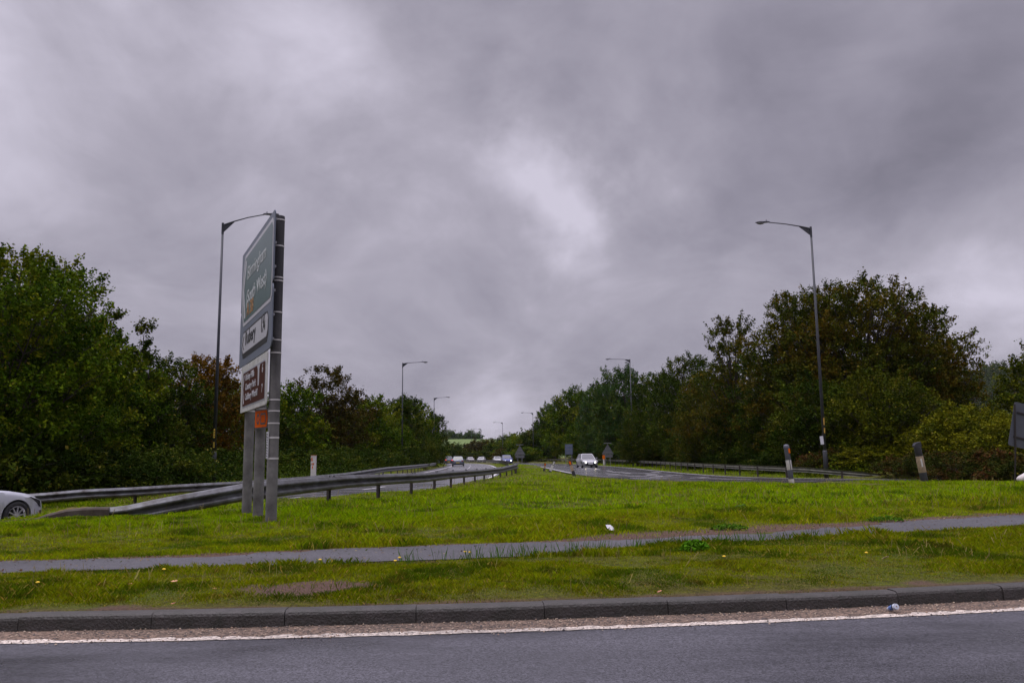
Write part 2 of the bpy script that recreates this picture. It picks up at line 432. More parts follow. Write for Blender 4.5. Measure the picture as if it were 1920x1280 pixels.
# ---------------------------------------------------------------- ground, roads
def axis(segs):
    out = [segs[0][0]]
    for a, b, st in segs:
        n = max(1, int(round((b-a)/st))); out += list(np.linspace(a, b, n+1)[1:])
    return np.array(out)
def build_ground():
    xs = axis([(-1500, -200, 100), (-200, -60, 14), (-60, -20, 2), (-20, -9, .5), (-9, 9, .12), (9, 22, .5), (22, 60, 2), (60, 200, 14), (200, 1500, 100)])
    ys = axis([(-300, -20, 40), (-20, 5, 2.5), (5, 14, .07), (14, 24, .25), (24, 60, .5), (60, 180, 1.5), (180, 400, 6), (400, 700, 30), (700, 3000, 150)])
    X, Y = np.meshgrid(xs, ys)
    Z = ground_z(X.ravel(), Y.ravel()).reshape(X.shape)
    nx, ny = len(xs), len(ys)
    V = np.stack([X.ravel(), Y.ravel(), Z.ravel()], 1)
    i = np.arange((ny-1)*(nx-1)); r = i//(nx-1); c = i % (nx-1); a = r*nx+c
    F = np.stack([a, a+1, a+nx+1, a+nx], 1)
    me = bpy.data.meshes.new('ground')
    me.vertices.add(len(V)); me.vertices.foreach_set('co', V.astype(np.float32).ravel())
    me.loops.add(F.size); me.loops.foreach_set('vertex_index', F.astype(np.int32).ravel())
    me.polygons.add(len(F)); me.polygons.foreach_set('loop_start', np.arange(0, F.size, 4, dtype=np.int32))
    at_ = me.attributes.new('dirt', 'FLOAT', 'POINT'); at_.data.foreach_set('value', dirt_f(V[:, 0], V[:, 1]).astype(np.float32))
    me.update(calc_edges=True)
    me.polygons.foreach_set('use_smooth', [True]*len(F))
    mt = bpy.data.materials.new('turf_soil'); mt.use_nodes = True
    nt = mt.node_tree; N, L = nt.nodes, nt.links; b = N['Principled BSDF']
    tc = N.new('ShaderNodeTexCoord')
    def noise(s, d=6):
        n = N.new('ShaderNodeTexNoise'); n.inputs['Scale'].default_value = s; n.inputs['Detail'].default_value = d; n.inputs['Roughness'].default_value = .7
        L.new(tc.outputs['Object'], n.inputs[0]); return n.outputs[0]
    r1 = N.new('ShaderNodeValToRGB'); L.new(noise(.35), r1.inputs[0])
    e = r1.color_ramp.elements
    e[0].position = .35; e[0].color = (.085, .075, .010, 1); e[1].position = .68; e[1].color = (.075, .12, .008, 1)
    x = r1.color_ramp.elements.new(.5); x.color = (.10, .11, .010, 1)
    r2 = N.new('ShaderNodeValToRGB'); L.new(noise(14, 8), r2.inputs[0])
    e = r2.color_ramp.elements
    e[0].position = .3; e[0].color = (.35, .3, .3, 1); e[1].position = .7; e[1].color = (1.3, 1.25, 1.0, 1)
    mu = N.new('ShaderNodeMix'); mu.data_type = 'RGBA'; mu.blend_type = 'MULTIPLY'; mu.inputs['Factor'].default_value = 1
    r4 = N.new('ShaderNodeValToRGB'); L.new(noise(75, 4), r4.inputs[0])
    e = r4.color_ramp.elements; e[0].position = .38; e[0].color = (.35, .33, .3, 1); e[1].position = .62; e[1].color = (1.35, 1.3, 1.1, 1)
    m2 = N.new('ShaderNodeMix'); m2.data_type = 'RGBA'; m2.blend_type = 'MULTIPLY'; m2.inputs['Factor'].default_value = 1
    L.new(r1.outputs[0], m2.inputs['A']); L.new(r4.outputs[0], m2.inputs['B'])
    L.new(m2.outputs['Result'], mu.inputs['A']); L.new(r2.outputs[0], mu.inputs['B'])
    r3 = N.new('ShaderNodeValToRGB'); L.new(noise(60, 8), r3.inputs[0])
    e = r3.color_ramp.elements
    e[0].position = .35; e[0].color = (.03, .017, .012, 1); e[1].position = .68; e[1].color = (.17, .10, .075, 1)
    a = N.new('ShaderNodeAttribute'); a.attribute_name = 'dirt'
    mx = N.new('ShaderNodeMix'); mx.data_type = 'RGBA'
    L.new(a.outputs['Fac'], mx.inputs['Factor']); L.new(mu.outputs['Result'], mx.inputs['A']); L.new(r3.outputs[0], mx.inputs['B'])
    L.new(mx.outputs['Result'], b.inputs['Base Color'])
    b.inputs['Roughness'].default_value = .9; b.inputs['Specular IOR Level'].default_value = .2
    bp = N.new('ShaderNodeBump'); bp.inputs['Strength'].default_value = .8; bp.inputs['Distance'].default_value = .03
    L.new(noise(45, 8), bp.inputs['Height']); L.new(bp.outputs[0], b.inputs['Normal'])
    o = link('ground', me, mt); tag(o, kind='structure')
build_ground()

def strip(name, A, B, zf, mt, lift=0.0, nacross=6, kind='structure'):
    """sheet between two polylines of equal length"""
    n = len(A); vs = []; fs = []
    for i in range(n):
        for k in range(nacross+1):
            t = k/nacross; p = A[i]*(1-t)+B[i]*t
            vs.append((p[0], p[1], float(zf(np.array(p[0]), np.array(p[1])))+lift))
    w = nacross+1
    for i in range(n-1):
        for k in range(nacross):
            fs.append((i*w+k, i*w+k+1, (i+1)*w+k+1, (i+1)*w+k))
    me = bpy.data.meshes.new(name); me.from_pydata(vs, [], fs)
    bm = bmesh.new(); bm.from_mesh(me); bmesh.ops.recalc_face_normals(bm, faces=bm.faces)
    if sum(f.normal.z for f in bm.faces) < 0: bmesh.ops.reverse_faces(bm, faces=bm.faces)
    bm.to_mesh(me); bm.free()
    o = link(name, me, mt, smooth=True)
    if kind: o['kind'] = kind
    return o
wet = road_mat('wet_asphalt', (.050, .046, .052), .22, .3, .3, wet=.6, bump=.05)
dry = road_mat('damp_asphalt', (.044, .042, .051), .47, .7, .34, wet=1.6)
pathm = road_mat('path_asphalt', (.052, .049, .056), .72, .6, .4, wet=.8)
gritm = road_mat('road_grit', (.110, .074, .053), .85, .85, .2, gscale=150)
paint = road_mat('road_paint', (.42, .36, .31), .5, .55, .3, gscale=160)
paintf = mat('worn_paint', (.55, .53, .55), .4, var=.25, vscale=3)
strip('left_carriageway', resample(L_left, 520), resample(L_right, 520), road_z, wet)
strip('right_carriageway', resample(r_l[:, :2], 520), resample(r_r[:, :2], 520), lambda x, y: 0*x, wet, nacross=8)
# near road up to the kerb face, gravel channel, edge line
kx = axis([(-60, -12, 2), (-12, 14, .25), (14, 60, 2)])
KY = np.stack([kx, kerb_y(kx)], 1)
kn = normals2(KY)   # towards +y
def off(d, wob=0, s=0, fr=3.): 
    w = (fbm(kx*fr, kx*0+s, s, 3)-.5)*wob
    return KY+kn*(d+w)[:, None] if wob else KY+kn*d
strip('near_road', np.stack([kx, kx*0-16], 1), off(-.0), lambda x, y: 0*x, dry, nacross=30)
kx = axis([(-60, -12, 2), (-12, 14, .04), (14, 60, 2)])
KY = np.stack([kx, kerb_y(kx)], 1); kn = normals2(KY)
strip('gravel_channel', off(-.32, .07, 3, 5.), off(-.001), lambda x, y: 0*x, gritm, lift=.002, nacross=4)
strip('edge_line', off(-.405, .03, 5, 12.), off(-.305, .11, 9, 14.), lambda x, y: 0*x, paint, lift=.004, nacross=2)
def build_kerb():
    km = mat('kerb_concrete', (.036, .030, .028), .6, var=.35, vscale=7, bump=.9, bscale=60, dirt=(.020, .019, .013))
    P = catmull([(x, float(kerb_y(x))) for x in np.arange(-30, 31, 1.)], .05)
    d = np.r_[0, np.cumsum(np.linalg.norm(np.diff(P, axis=0), axis=1))]
    x0 = gnd(1022, 1155, .05).x
    s0 = np.interp(x0, P[:, 0], d)
    mb = MB()
    prof = [(-.012, -.05), (-.004, .075), (.004, .092), (.018, .102), (.035, .105), (.125, .107), (.125, -.05)]
    k = -40
    while True:
        a = s0+k*.915+.0025; b = a+.910; k += 1
        if a < 0: continue
        if b > d[-1]: break
        ss = np.linspace(a, b, 5)
        pts = np.stack([np.interp(ss, d, P[:, 0]), np.interp(ss, d, P[:, 1])], 1)
        jz = random.uniform(-.006, .006); jy = random.uniform(-.006, .006)
        t = pts[-1]-pts[0]; t /= np.linalg.norm(t); n = np.array([-t[1], t[0]])
        vs = []
        for i, p in enumerate(pts):
            for (u, h) in prof:
                q = p+n*(u+jy); vs.append((q[0], q[1], h+jz))
        m_ = len(prof); fs = []
        for i in range(4):
            for j in range(m_):
                j2 = (j+1) % m_; fs.append((i*m_+j, i*m_+j2, (i+1)*m_+j2, (i+1)*m_+j))
        fs += [tuple(range(m_)), tuple(4*m_+j for j in range(m_))[::-1]]
        mb.add(vs, fs)
    o = mb.build('kerb', km); tag(o, kind='structure')
build_kerb()
# footpath with irregular edges
def wobble(P, amp, s):
    n = normals2(P); w = (fbm(P[:, 0]*1.6, P[:, 1]*1.6, s, 4)-.5)*amp+(fbm(P[:, 0]*9, P[:, 1]*9, s+3, 3)-.5)*amp*.35
    return P[:, :2]+n*w[:, None]
def far_edge():
    P0 = resample(path_f[:, :2], 900); P = wobble(P0, .20, 53); eat = .34*np.exp(-((P[:, 0]-3.2)/1.3)**2)+.22*np.exp(-((P[:, 0]-1.6)/.5)**2)+.22*sstep(.42, .78, fbm(P[:, 0]*1.4, P[:, 0]*0, 57))
    return P-normals2(P0)*eat[:, None]
strip('footpath', wobble(resample(path_n[:, :2], 900), .16, 41), far_edge(), lambda x, y: verge_z(x, y)*0+.10, pathm, lift=.010, nacross=4)

def line_ribbon(name, P, w, zf, mt, lift=.006, dash=None, parent=None):
    mb = MB(); P = resample(np.array(P)[:, :2], max(3, int(len(P)))); n = normals2(P)
    d = np.r_[0, np.cumsum(np.linalg.norm(np.diff(P, axis=0), axis=1))]
    for i in range(len(P)-1):
        if dash and (d[i] % (dash[0]+dash[1])) > dash[0]: continue
        q = [P[i]-n[i]*w/2, P[i]+n[i]*w/2, P[i+1]+n[i+1]*w/2, P[i+1]-n[i+1]*w/2]
        mb.add([(p[0], p[1], float(zf(np.array(p[0]), np.array(p[1])))+lift) for p in q], [(0, 1, 2, 3)])
    o = mb.build(name, mt, parent); tag(o, kind='structure'); return o
zero = lambda x, y: 0*x
line_ribbon('road_marking', lc[:, :2]+ln*(lc[:, 2:3]-1.0), .17, road_z, paintf)
line_ribbon('road_marking', lc[:, :2]-ln*(lc[:, 2:3]-.25), .17, road_z, paintf)
i0 = 30
line_ribbon('road_marking', lc[i0:, :2]-ln[i0:]*0.2, .13, road_z, paintf, dash=(3, 5))
rl2 = r_l[r_l[:, 1] > 60][:, :2]; rn = normals2(rl2); line_ribbon('road_marking', rl2-rn*.3, .15, zero, paintf)
rn2 = normals2(r_r[:, :2]); line_ribbon('road_marking', r_r[:, :2]+rn2*.35, .15, zero, paintf)
A_, B_ = resample(r_l[:, :2], 900), resample(r_r[:, :2], 900)
line_ribbon('road_marking', A_*.5+B_*.5, .15, zero, paintf, dash=(4, 5))
def slow_marks():
    mb = MB()
    for (x, y, l, w, a) in [(6.6, 56, 3.2, .16, .15), (8.9, 54, 3.2, .16, .1), (7.2, 49, 3.0, .15, .3), (9.6, 50, 2.6, .15, .2), (7.6, 62, 3, .15, .1), (10.2, 60, 3, .2, .05), (8.2, 45.5, 2.0, .15, .9),
                            (9.0, 58, .3, 1.6, 0), (6.5, 52.5, .3, 1.2, 0), (8.4, 47.5, 2.6, .16, -.7), (9.9, 44.6, 2.2, .16, -.7), (7.0, 43.6, 2.2, .16, .9)]:
        r = Matrix.Rotation(a, 3, 'Z')
        q = [r @ Vector((sx*w/2, sy*l/2, 0))+Vector((x, y, .007)) for sx, sy in ((-1, -1), (1, -1), (1, 1), (-1, 1))]
        mb.add(q, [(0, 1, 2, 3)])
    o = mb.build('road_marking', paintf); tag(o, kind='structure')
slow_marks()
# dark hatched hard strip beside the exit lane
hs = mat('dark_surfacing', (.035, .032, .038), .55, var=.2)
sel = (lc[:, 1] > 40) & (lc[:, 1] < 150)
strip('hard_strip', (lc[:, :2]+ln*(lc[:, 2:3]-.02))[sel], (lc[:, :2]+ln*(lc[:, 2:3]-.9))[sel], road_z, hs, lift=.004, nacross=1)

# ---------------------------------------------------------------- grass
GRASS = attr_mat('grass_blade', .9, .3, .02)
def grass_patch(name, n, xr, yr, h0, h1, w, kindf, seed, clump=True):
    g = np.random.default_rng(seed)
    X = g.uniform(*xr, n); Y = g.uniform(*yr, n)
    # keep what the camera can nearly see
    keep = (np.abs(X) < (np.maximum(Y, 0)*.66+1.6))
    X, Y = X[keep], Y[keep]
    if clump:
        c = fbm(X*3.0, Y*3.0, seed+3, 3)
        keep = g.random(len(X)) < .62+1.0*sstep(.3, .65, c)
        X, Y = X[keep], Y[keep]
    dl, dr, dp = sdist(SL, X, Y), sdist(SR, X, Y), sdist(SP, X, Y)
    lip = g.random(len(X))*.06
    keep = (dl > .12) & (dr > .12) & (dp > -.03+lip*.5) & (Y > kerb_y(X)+.15+lip)
    keep &= g.random(len(X)) > dirt_f(X, Y)*.93
    X, Y, dl, dr, dp = X[keep], Y[keep], dl[keep], dr[keep], dp[keep]
    Z = ground_z(X, Y, (dl, dr))
    n = len(X)
    tall = fbm(X*.9, Y*.9, seed+9, 4); tuft = fbm(X*5, Y*5, seed+19, 3)
    H = (h0+(h1-h0)*sstep(.3, .7, tall)*.8*(.4+1.0*sstep(.3, .75, tuft)))*g.uniform(.45, 1.25, n)
    H *= (.5+.5*sstep(.3, 5, dr))*(.55+.45*sstep(.3, 4, dl))
    H *= .45+.55*sstep(.0, .6, Y-kerb_y(X)-.1)
    pn_ = np.interp(X, path_n[:, 0], path_n[:, 1])-Y; H *= 1+.45*sstep(.35, .05, pn_)*(pn_ > -.3)*(Y < 17)
    ang = g.uniform(0, 2*np.pi, n); lean = g.uniform(.15, .9, n)*H; la = g.uniform(0, 2*np.pi, n)
    W = w*g.uniform(.6, 1.3, n)
    dx, dy = np.cos(ang)*W/2, np.sin(ang)*W/2
    lx, ly = np.cos(la)*lean, np.sin(la)*lean
    base = np.stack([X, Y, Z-.01], 1)
    V = np.empty((n, 4, 3))
    V[:, 0] = base+np.stack([-dx, -dy, 0*dx], 1)
    V[:, 1] = base+np.stack([dx, dy, 0*dx], 1)
    mid = base+np.stack([lx*.35, ly*.35, H*.62], 1)
    V[:, 2] = mid+np.stack([dx*.75, dy*.75, 0*dx], 1)
    V[:, 3] = base+np.stack([lx, ly, H], 1)
    C = kindf(X, Y, g, n)
    return V.reshape(-1, 3), C
def grass_col(X, Y, g, n):
    lush = np.array([.250, .390, .004]); olive = np.array([.258, .312, .005]); straw = np.array([.34, .27, .05]); dark = np.array([.060, .125, .005]); rust = np.array([.13, .075, .02])
    f = fbm(X*.30+3, Y*.22, 61, 4); p = fbm(X*1.7, Y*1.7, 67, 4); q = fbm(X*6, Y*6, 71, 3)
    farn = sstep(1.2, 5.5, Y-np.interp(X, path_f[:, 0], path_f[:, 1]))                            # the back of the verge is lusher, the front mossy and dry
    near = np.interp(X, path_n[:, 0], path_n[:, 1]) > Y
    a = np.clip(farn*.85+.7*(f-.5)*2+.1-.25*near, 0, 1)[:, None]
    C = olive*(1-a)+lush*a
    b = (sstep(.50, .70, p)*.8)[:, None]; C = C*(1-b)+dark*b
    c = (sstep(.58, .78, q)*.5*(1-.6*farn))[:, None]; C = C*(1-c)+rust*c
    moss = (np.where(near, .20+.20*sstep(1.2, .2, Y-kerb_y(X)), 0))[:, None]; C = C*(1-moss)
    s = (g.random(n) < .05+.10*sstep(.45, .7, f)*(1-farn))[:, None]; C = np.where(s, straw, C)
    C = C*g.uniform(.5, 1.45, (n, 1))*(.75+.5*fbm(X*11, Y*11, 83, 2))[:, None]
    C[:, 0] *= g.uniform(.8, 1.25, n)
    return C
def stalks():
    """thin dead stalks and seed heads standing above the sward"""
    g = np.random.default_rng(404); n = 9000
    Y = g.uniform(6.2, 40, n); X = g.uniform(-1, 1, n)*(Y*.64+1); dl, dr, dp = sdist(SL, X, Y), sdist(SR, X, Y), sdist(SP, X, Y)
    k = (dl > .3) & (dr > .3) & (dp > .03) & (Y > kerb_y(X)+.3) & (g.random(n) < sstep(.40, .72, fbm(X*.8, Y*.8, 91))) & (g.random(n) > dirt_f(X, Y))
    X, Y, dl, dr = X[k], Y[k], dl[k], dr[k]; n = len(X); Z = ground_z(X, Y, (dl, dr)); far = sstep(10.5, 13, Y)
    H = g.uniform(.07, .13, n)+far*g.uniform(.02, .13, n); w = .0022+.0011*Y/10; an = g.uniform(0, 6.28, n); dx, dy = np.cos(an)*w, np.sin(an)*w; lx, ly = g.normal(size=n)*.04, g.normal(size=n)*.04
    B = np.stack([X, Y, Z], 1); V = np.empty((n, 4, 3)); V[:, 0] = B-np.stack([dx, dy, 0*dx], 1); V[:, 1] = B+np.stack([dx, dy, 0*dx], 1)
    V[:, 2] = B+np.stack([lx*.8+dx*1.8, ly*.8+dy*1.8, H*.85], 1); V[:, 3] = B+np.stack([lx, ly, H], 1)
    C = np.array([[.32, .27, .09]])*g.uniform(.5, 1.2, (n, 1)); return V.reshape(-1, 3), C
def build_grass():
    parts = [stalks()]
    parts.append(grass_patch('g', 620000, (-5.5, 7.5), (5.8, 10.8), .02, .07, .0045, grass_col, 101))
    parts.append(grass_patch('g', 640000, (-10, 12), (9.0, 16.5), .03, .105, .0065, grass_col, 102))
    parts.append(grass_patch('g', 290000, (-17, 19), (16, 30), .045, .13, .012, grass_col, 103))
    parts.append(grass_patch('g', 200000, (-30, 36), (29, 62), .05, .13, .026, grass_col, 104))
    parts.append(grass_patch('g', 70000, (-30, 30), (60, 150), .08, .2, .09, grass_col, 105))
    V = np.vstack([p[0] for p in parts]); C = np.vstack([p[1] for p in parts])
    me = fastmesh('verge_grass', V, len(V)//4, 4, C)
    o = link('verge_grass', me, GRASS); tag(o, kind='stuff'); tag(o, 'mown green and olive grass covering the verges and the central island', 'grass')
build_grass()

# ---------------------------------------------------------------- trees
LEAF = attr_mat('leaf', .8, .15, .03)
BARK = mat('bark', (.045, .035, .028), .9, var=.35, vscale=5, bump=.8, bscale=20)
PAL = {
 'green':  [(.020, .042, .002), (.042, .084, .003), (.088, .132, .004), (.150, .155, .006)],
 'dark':   [(.016, .030, .003), (.030, .054, .004), (.052, .074, .005), (.080, .082, .006)],
 'orange': [(.055, .044, .005), (.105, .058, .006), (.150, .068, .006), (.065, .075, .006)],
 'brown':  [(.026, .028, .006), (.048, .040, .007), (.070, .044, .007), (.042, .055, .006)],
 'maple':  [(.028, .042, .004), (.050, .066, .005), (.080, .074, .006), (.105, .062, .006)],
 'yellow': [(.020, .034, .002), (.044, .062, .003), (.098, .102, .004), (.036, .056, .003)],
 'gold':   [(.034, .048, .003), (.075, .090, .004), (.165, .155, .006), (.070, .090, .004)],
 'bramble': [(.016, .026, .004), (.034, .044, .005), (.050, .036, .007), (.095, .036, .014)],
 'deep':   [(.010, .022, .002), (.020, .038, .003), (.034, .056, .004), (.060, .070, .005)],  # low growth: shade below the crowns painted into the leaf colours
 'bluish': [(.024, .054, .014), (.036, .075, .016), (.052, .092, .016), (.060, .090, .010)],
}
def crown_data(seed, W, H, n, leaf, pal, base=.06, sparse=0., lobes=34, shoots=50, shape='round', top=1.0):
    """leaf rhombs spread through a crown W wide and H tall; local origin at the foot of the trunk"""
    g = np.random.default_rng(seed)
    z0 = H*base; hh = H-z0
    # lobe centres in a rounded, uneven envelope, widest a bit below the middle
    lobes = int(lobes*1.5); K = lobes*7; cand = []
    while len(cand) < K:
        t = g.random()**.9; ang = g.uniform(0, 2*np.pi)
        if shape == 'dome': env = (max(0, 1-abs((t-.36)/(.66 if t > .36 else .50))**(4.2 if t > .36 else 2.4)))**.5*(W/2)
        elif shape == 'cone': env = (W/2)*np.sqrt(min(1, t/.22+.15))*max(0, 1-max(0, t-.2)/.85)**.85
        else: env = np.sqrt(max(0, 1-abs((t-.36)/(.66 if t > .36 else .50))**2.6))*(W/2)
        rr = env*np.sqrt(g.uniform(.10, 1))*.86
        cand.append((rr*np.cos(ang), rr*np.sin(ang)*.85, z0+hh*(.04+.88*t*top), t))
    cand = np.array(cand); pick = [0]; dm = np.linalg.norm(cand[:, :3]-cand[0, :3], axis=1)
    for _ in range(lobes-1):
        j = int(np.argmax(dm*g.uniform(.8, 1.0, K))); pick.append(j); dm = np.minimum(dm, np.linalg.norm(cand[:, :3]-cand[j, :3], axis=1))
    P = cand[pick, :3]; tt_ = cand[pick, 3]
    lobes_ = lobes; R = (W*W*hh*.5/lobes)**(1/3)*g.uniform(.55, .88, lobes)*(1.08-.35*tt_)
    if shape == 'cone': R *= (1.05-.55*tt_)
    sh = g.uniform(.0, 1, len(P))
    wts = R**2; wts /= wts.sum()
    # twigs: each a short spray of leaves reaching outwards
    per = 14
    m = n//per
    li = g.choice(len(P), m, p=wts)
    d = g.normal(size=(m, 3)); d /= np.linalg.norm(d, axis=1)[:, None]
    flip = (d[:, 2] < 0) & (g.random(m) < .55); d[flip, 2] *= -1
    lump = (hash2((li*7+np.floor(d[:, 0]*2.2)).astype(np.int64), (np.floor(d[:, 1]*2.2)*31+np.floor(d[:, 2]*2.2)).astype(np.int64), seed % 1000)-.5)
    rad = g.random(m)**(.28)*R[li]*(1.0+.38*lump)
    tp = P[li]+d*rad[:, None]*np.array([1, 1, .85])
    tp[:, 2] = np.maximum(tp[:, 2], .05+g.random(m)*.25)
    tdir = d*.8+np.array([0, 0, .45])+g.normal(size=(m, 3))*.35
    tdir /= np.linalg.norm(tdir, axis=1)[:, None]
    tl = leaf*g.uniform(1.4, 3.4, m)
    # shoots that break the outline
    ns = shoots
    topi = g.choice(len(P), ns, p=(P[:, 2]**2)/(P[:, 2]**2).sum())
    sd = g.normal(size=(ns, 3)); sd[:, 2] = np.abs(sd[:, 2])+.9; sd /= np.linalg.norm(sd, axis=1)[:, None]
    sp = P[topi]+sd*R[topi][:, None]*.9
    slen = leaf*g.uniform(1.5, 4.5, ns)
    k = 5
    spn = np.repeat(sp, k, 0)+np.repeat(sd, k, 0)*(np.repeat(slen, k)*np.tile(np.linspace(0, 1, k), ns))[:, None]
    tp = np.vstack([tp, spn]); tdir = np.vstack([tdir, np.repeat(sd, k, 0)]); tl = np.r_[tl, np.full(ns*k, leaf*1.9)]
    li = np.r_[li, np.repeat(topi, k)]
    m2 = len(tp)
    # remove some sprays so that the sky shows through
    if sparse:
        keep = fbm(tp[:, 0]*9/W+50, tp[:, 2]*9/W+50, seed, 3)+.35*fbm(tp[:, 1]*9/W, tp[:, 0]*5/W, seed+1, 2) > .30+.42*sparse*(tp[:, 2]/H)
        tp, tdir, tl, li = tp[keep], tdir[keep], tl[keep], li[keep]; m2 = len(tp)
    tt = np.tile(np.linspace(0, 1, per), m2)
    c = np.repeat(tp, per, 0)+np.repeat(tdir, per, 0)*(np.repeat(tl, per)*tt)[:, None]+g.normal(size=(m2*per, 3))*leaf*.55
    N_ = len(c)
    nor = g.normal(size=(N_, 3))+np.repeat(d[:1]*0+np.array([[0, 0, 1.15]]), N_, 0); nor /= np.linalg.norm(nor, axis=1)[:, None]
    a = np.cross(nor, g.normal(size=(N_, 3))); a /= np.linalg.norm(a, axis=1)[:, None]+1e-9
    b = np.cross(nor, a)
    s = leaf*g.uniform(.6, 1.25, N_)[:, None]
    V = np.empty((N_, 4, 3)); V[:, 0] = c-a*s*.55; V[:, 1] = c-b*s*.33; V[:, 2] = c+a*s*.55; V[:, 3] = c+b*s*.33
    p = np.array(PAL[pal])
    tone = np.clip(np.repeat(sh[li], per)*.7+.22*g.random(N_)+.55*(np.repeat(g.random(m2), per)-.42), 0, .999)
    ix = tone*(len(p)-1); i0 = ix.astype(int); fr = (ix-i0)[:, None]
    C = p[i0]*(1-fr)+p[np.minimum(i0+1, len(p)-1)]*fr
    C = C*g.uniform(.7, 1.3, (N_, 1))
    odd = g.random(N_) < .02; C[odd] = (.17, .14, .02)
    return V.reshape(-1, 3), C, P, R
def trunk_mesh(seed, W, H, P, R):
    g = random.Random(seed); mb = MB()
    r0 = .028*H*.6+.03
    tip = Vector((g.uniform(-.1, .1)*W, 0, H*.82))
    pts = [Vector((0, 0, -.3)), Vector((g.uniform(-.1, .1), 0, H*.2)), Vector((g.uniform(-.2, .2), g.uniform(-.2, .2), H*.45)), tip]
    mb.tube(pts, [r0*1.25, r0, r0*.7, r0*.15], 8)
    for p, r in zip(P, R):
        p = Vector(p); t = max(.08, min(.75, (p.z/H)*.55))
        b0 = Vector((0, 0, H*t)); 
        b0.x = pts[2].x*t; b0.y = pts[2].y*t
        mid = b0.lerp(p, .5)+Vector((0, 0, -.06*W))
        q_ = .55+.45*min(1, 40/len(P))
        mb.tube([b0, mid, p, p+(p-b0).normalized()*r*.7], [r0*.34*q_, r0*.22*q_, r0*.11, r0*.03], 5)
        for q in range(3):
            e = p+Vector((g.uniform(-1, 1), g.uniform(-1, 1), g.uniform(-.2, 1)))*r*.9
            mb.tube([mid.lerp(p, .6), mid.lerp(e, .7)+Vector((0, 0, .02)), e], [r0*.1, r0*.07, r0*.02], 4)
    return mb
NTREES = 0
def make_tree(name, px, topy, d, W, pal, n, leaf, label, group=None, seed=None, cat='tree', **kw):
    global NTREES; NTREES += 1
    seed = seed or 500+NTREES
    p = at(px, topy, d); zb = float(ground_z(np.array([p.x]), np.array([p.y]))[0])
    H = p.z-zb
    root = empty(name, (p.x, p.y, zb))
    V, C, P, R = crown_data(seed, W, H, n, leaf, pal, **kw)
    zt = np.percentile(V[:, 2], 99.9); V[:, 2] *= H/zt
    P = P.copy(); P[:, 2] *= H/zt
    link('crown', fastmesh('crown', V, len(V)//4, 4, C), LEAF, root)
    trunk_mesh(seed, W, H, P, R).build('trunk', BARK, root)
    tag(root, label, cat, group)
    return root
def place_tree(src, px, topy, d, W, label, group=None, rz=None):
    """copy of a tree, rescaled to its own height and width"""
    p = at(px, topy, d); zb = float(ground_z(np.array([p.x]), np.array([p.y]))[0]); H = p.z-zb
    r = copy_tree(src); r.location = (p.x, p.y, zb)
    sw = W/src['w0']; sh = H/src['h0']
    r.scale = (sw, sw, sh); r.rotation_euler = (0, 0, random.uniform(0, 6.28) if rz is None else rz)
    tag(r, label, src['category'], group); return r
def mk(*a, **k):
    r = make_tree(*a, **k); r['w0'] = a[4]; p = at(a[1], a[2], a[3]); r['h0'] = p.z-r.location.z; return r
GL = 'trees along the left roadside'
GR = 'trees along the right roadside'
GF = 'far trees at the end of the road'
mk('leafy_tree', 10, 462, 31, 8.4, 'green', 80000, .13, 'tallest bright green tree at the left edge of the view', GL, shape='dome', lobes=52, shoots=90)
mk('leafy_tree', 86, 482, 34.5, 6.0, 'green', 56000, .13, 'dense green tree whose crown joins the tall tree at the left edge', GL, lobes=40, shoots=70)
mk('leafy_tree', 158, 592, 37, 4.8, 'green', 32000, .13, 'lower green tree stepping down right of the tall leftmost trees', GL, lobes=34, shoots=50)
mk('slender_tree', 208, 574, 43, 3.8, 'dark', 15000, .14, 'narrow thin topped tree with a pointed open tip, left of the lamp column', GL, shape='cone', sparse=.3, lobes=34, shoots=60)
mk('slender_tree', 272, 602, 43, 4.6, 'dark', 17000, .15, 'narrow upright dark green tree with a blunt tip, between pointed tree and lamp column', GL, shape='cone', sparse=.05, lobes=34, shoots=60)
mk('leafy_tree', 240, 668, 42, 4.6, 'green', 20000, .13, 'rounded green tree below the two narrow pointed tops', GL, lobes=28)
mk('leafy_tree', 325, 664, 47, 4.6, 'dark', 20000, .14, 'dark green tree just left of the orange leaved tree', GL, lobes=28)
mk('autumn_tree', 392, 668, 50, 4.6, 'orange', 26000, .14, 'orange brown autumn tree behind the tall left lamp column', GL, sparse=.15, lobes=26, shoots=110)
mk('leafy_tree', 445, 706, 56, 4.4, 'green', 14000, .17, 'green tree between the orange tree and the road sign', GL, lobes=22)
mk('leafy_tree', 545, 716, 66, 5.6, 'green', 17000, .19, 'green tree just right of the road sign posts', GL, sparse=.3, lobes=26, shoots=60)
mk('leafy_tree', 495, 745, 62, 5.0, 'dark', 10000, .19, 'dark green tree standing directly behind the road sign posts', GL, lobes=22)
mk('autumn_tree', 618, 686, 74, 7.2, 'brown', 24000, .19, 'brown leaved open crowned tree right of the road sign', GL, sparse=.85, lobes=36, shoots=110)
g1 = mk('leafy_tree', 690, 742, 84, 6.4, 'green', 17000, .22, 'green rounded tree right of the brown open crowned tree', GL, lobes=30, shoots=60)
g2 = mk('leafy_tree', 742, 741, 104, 7.0, 'dark', 15000, .26, 'green tree rising behind the second left lamp column', GL, sparse=.25, lobes=30, shoots=80)
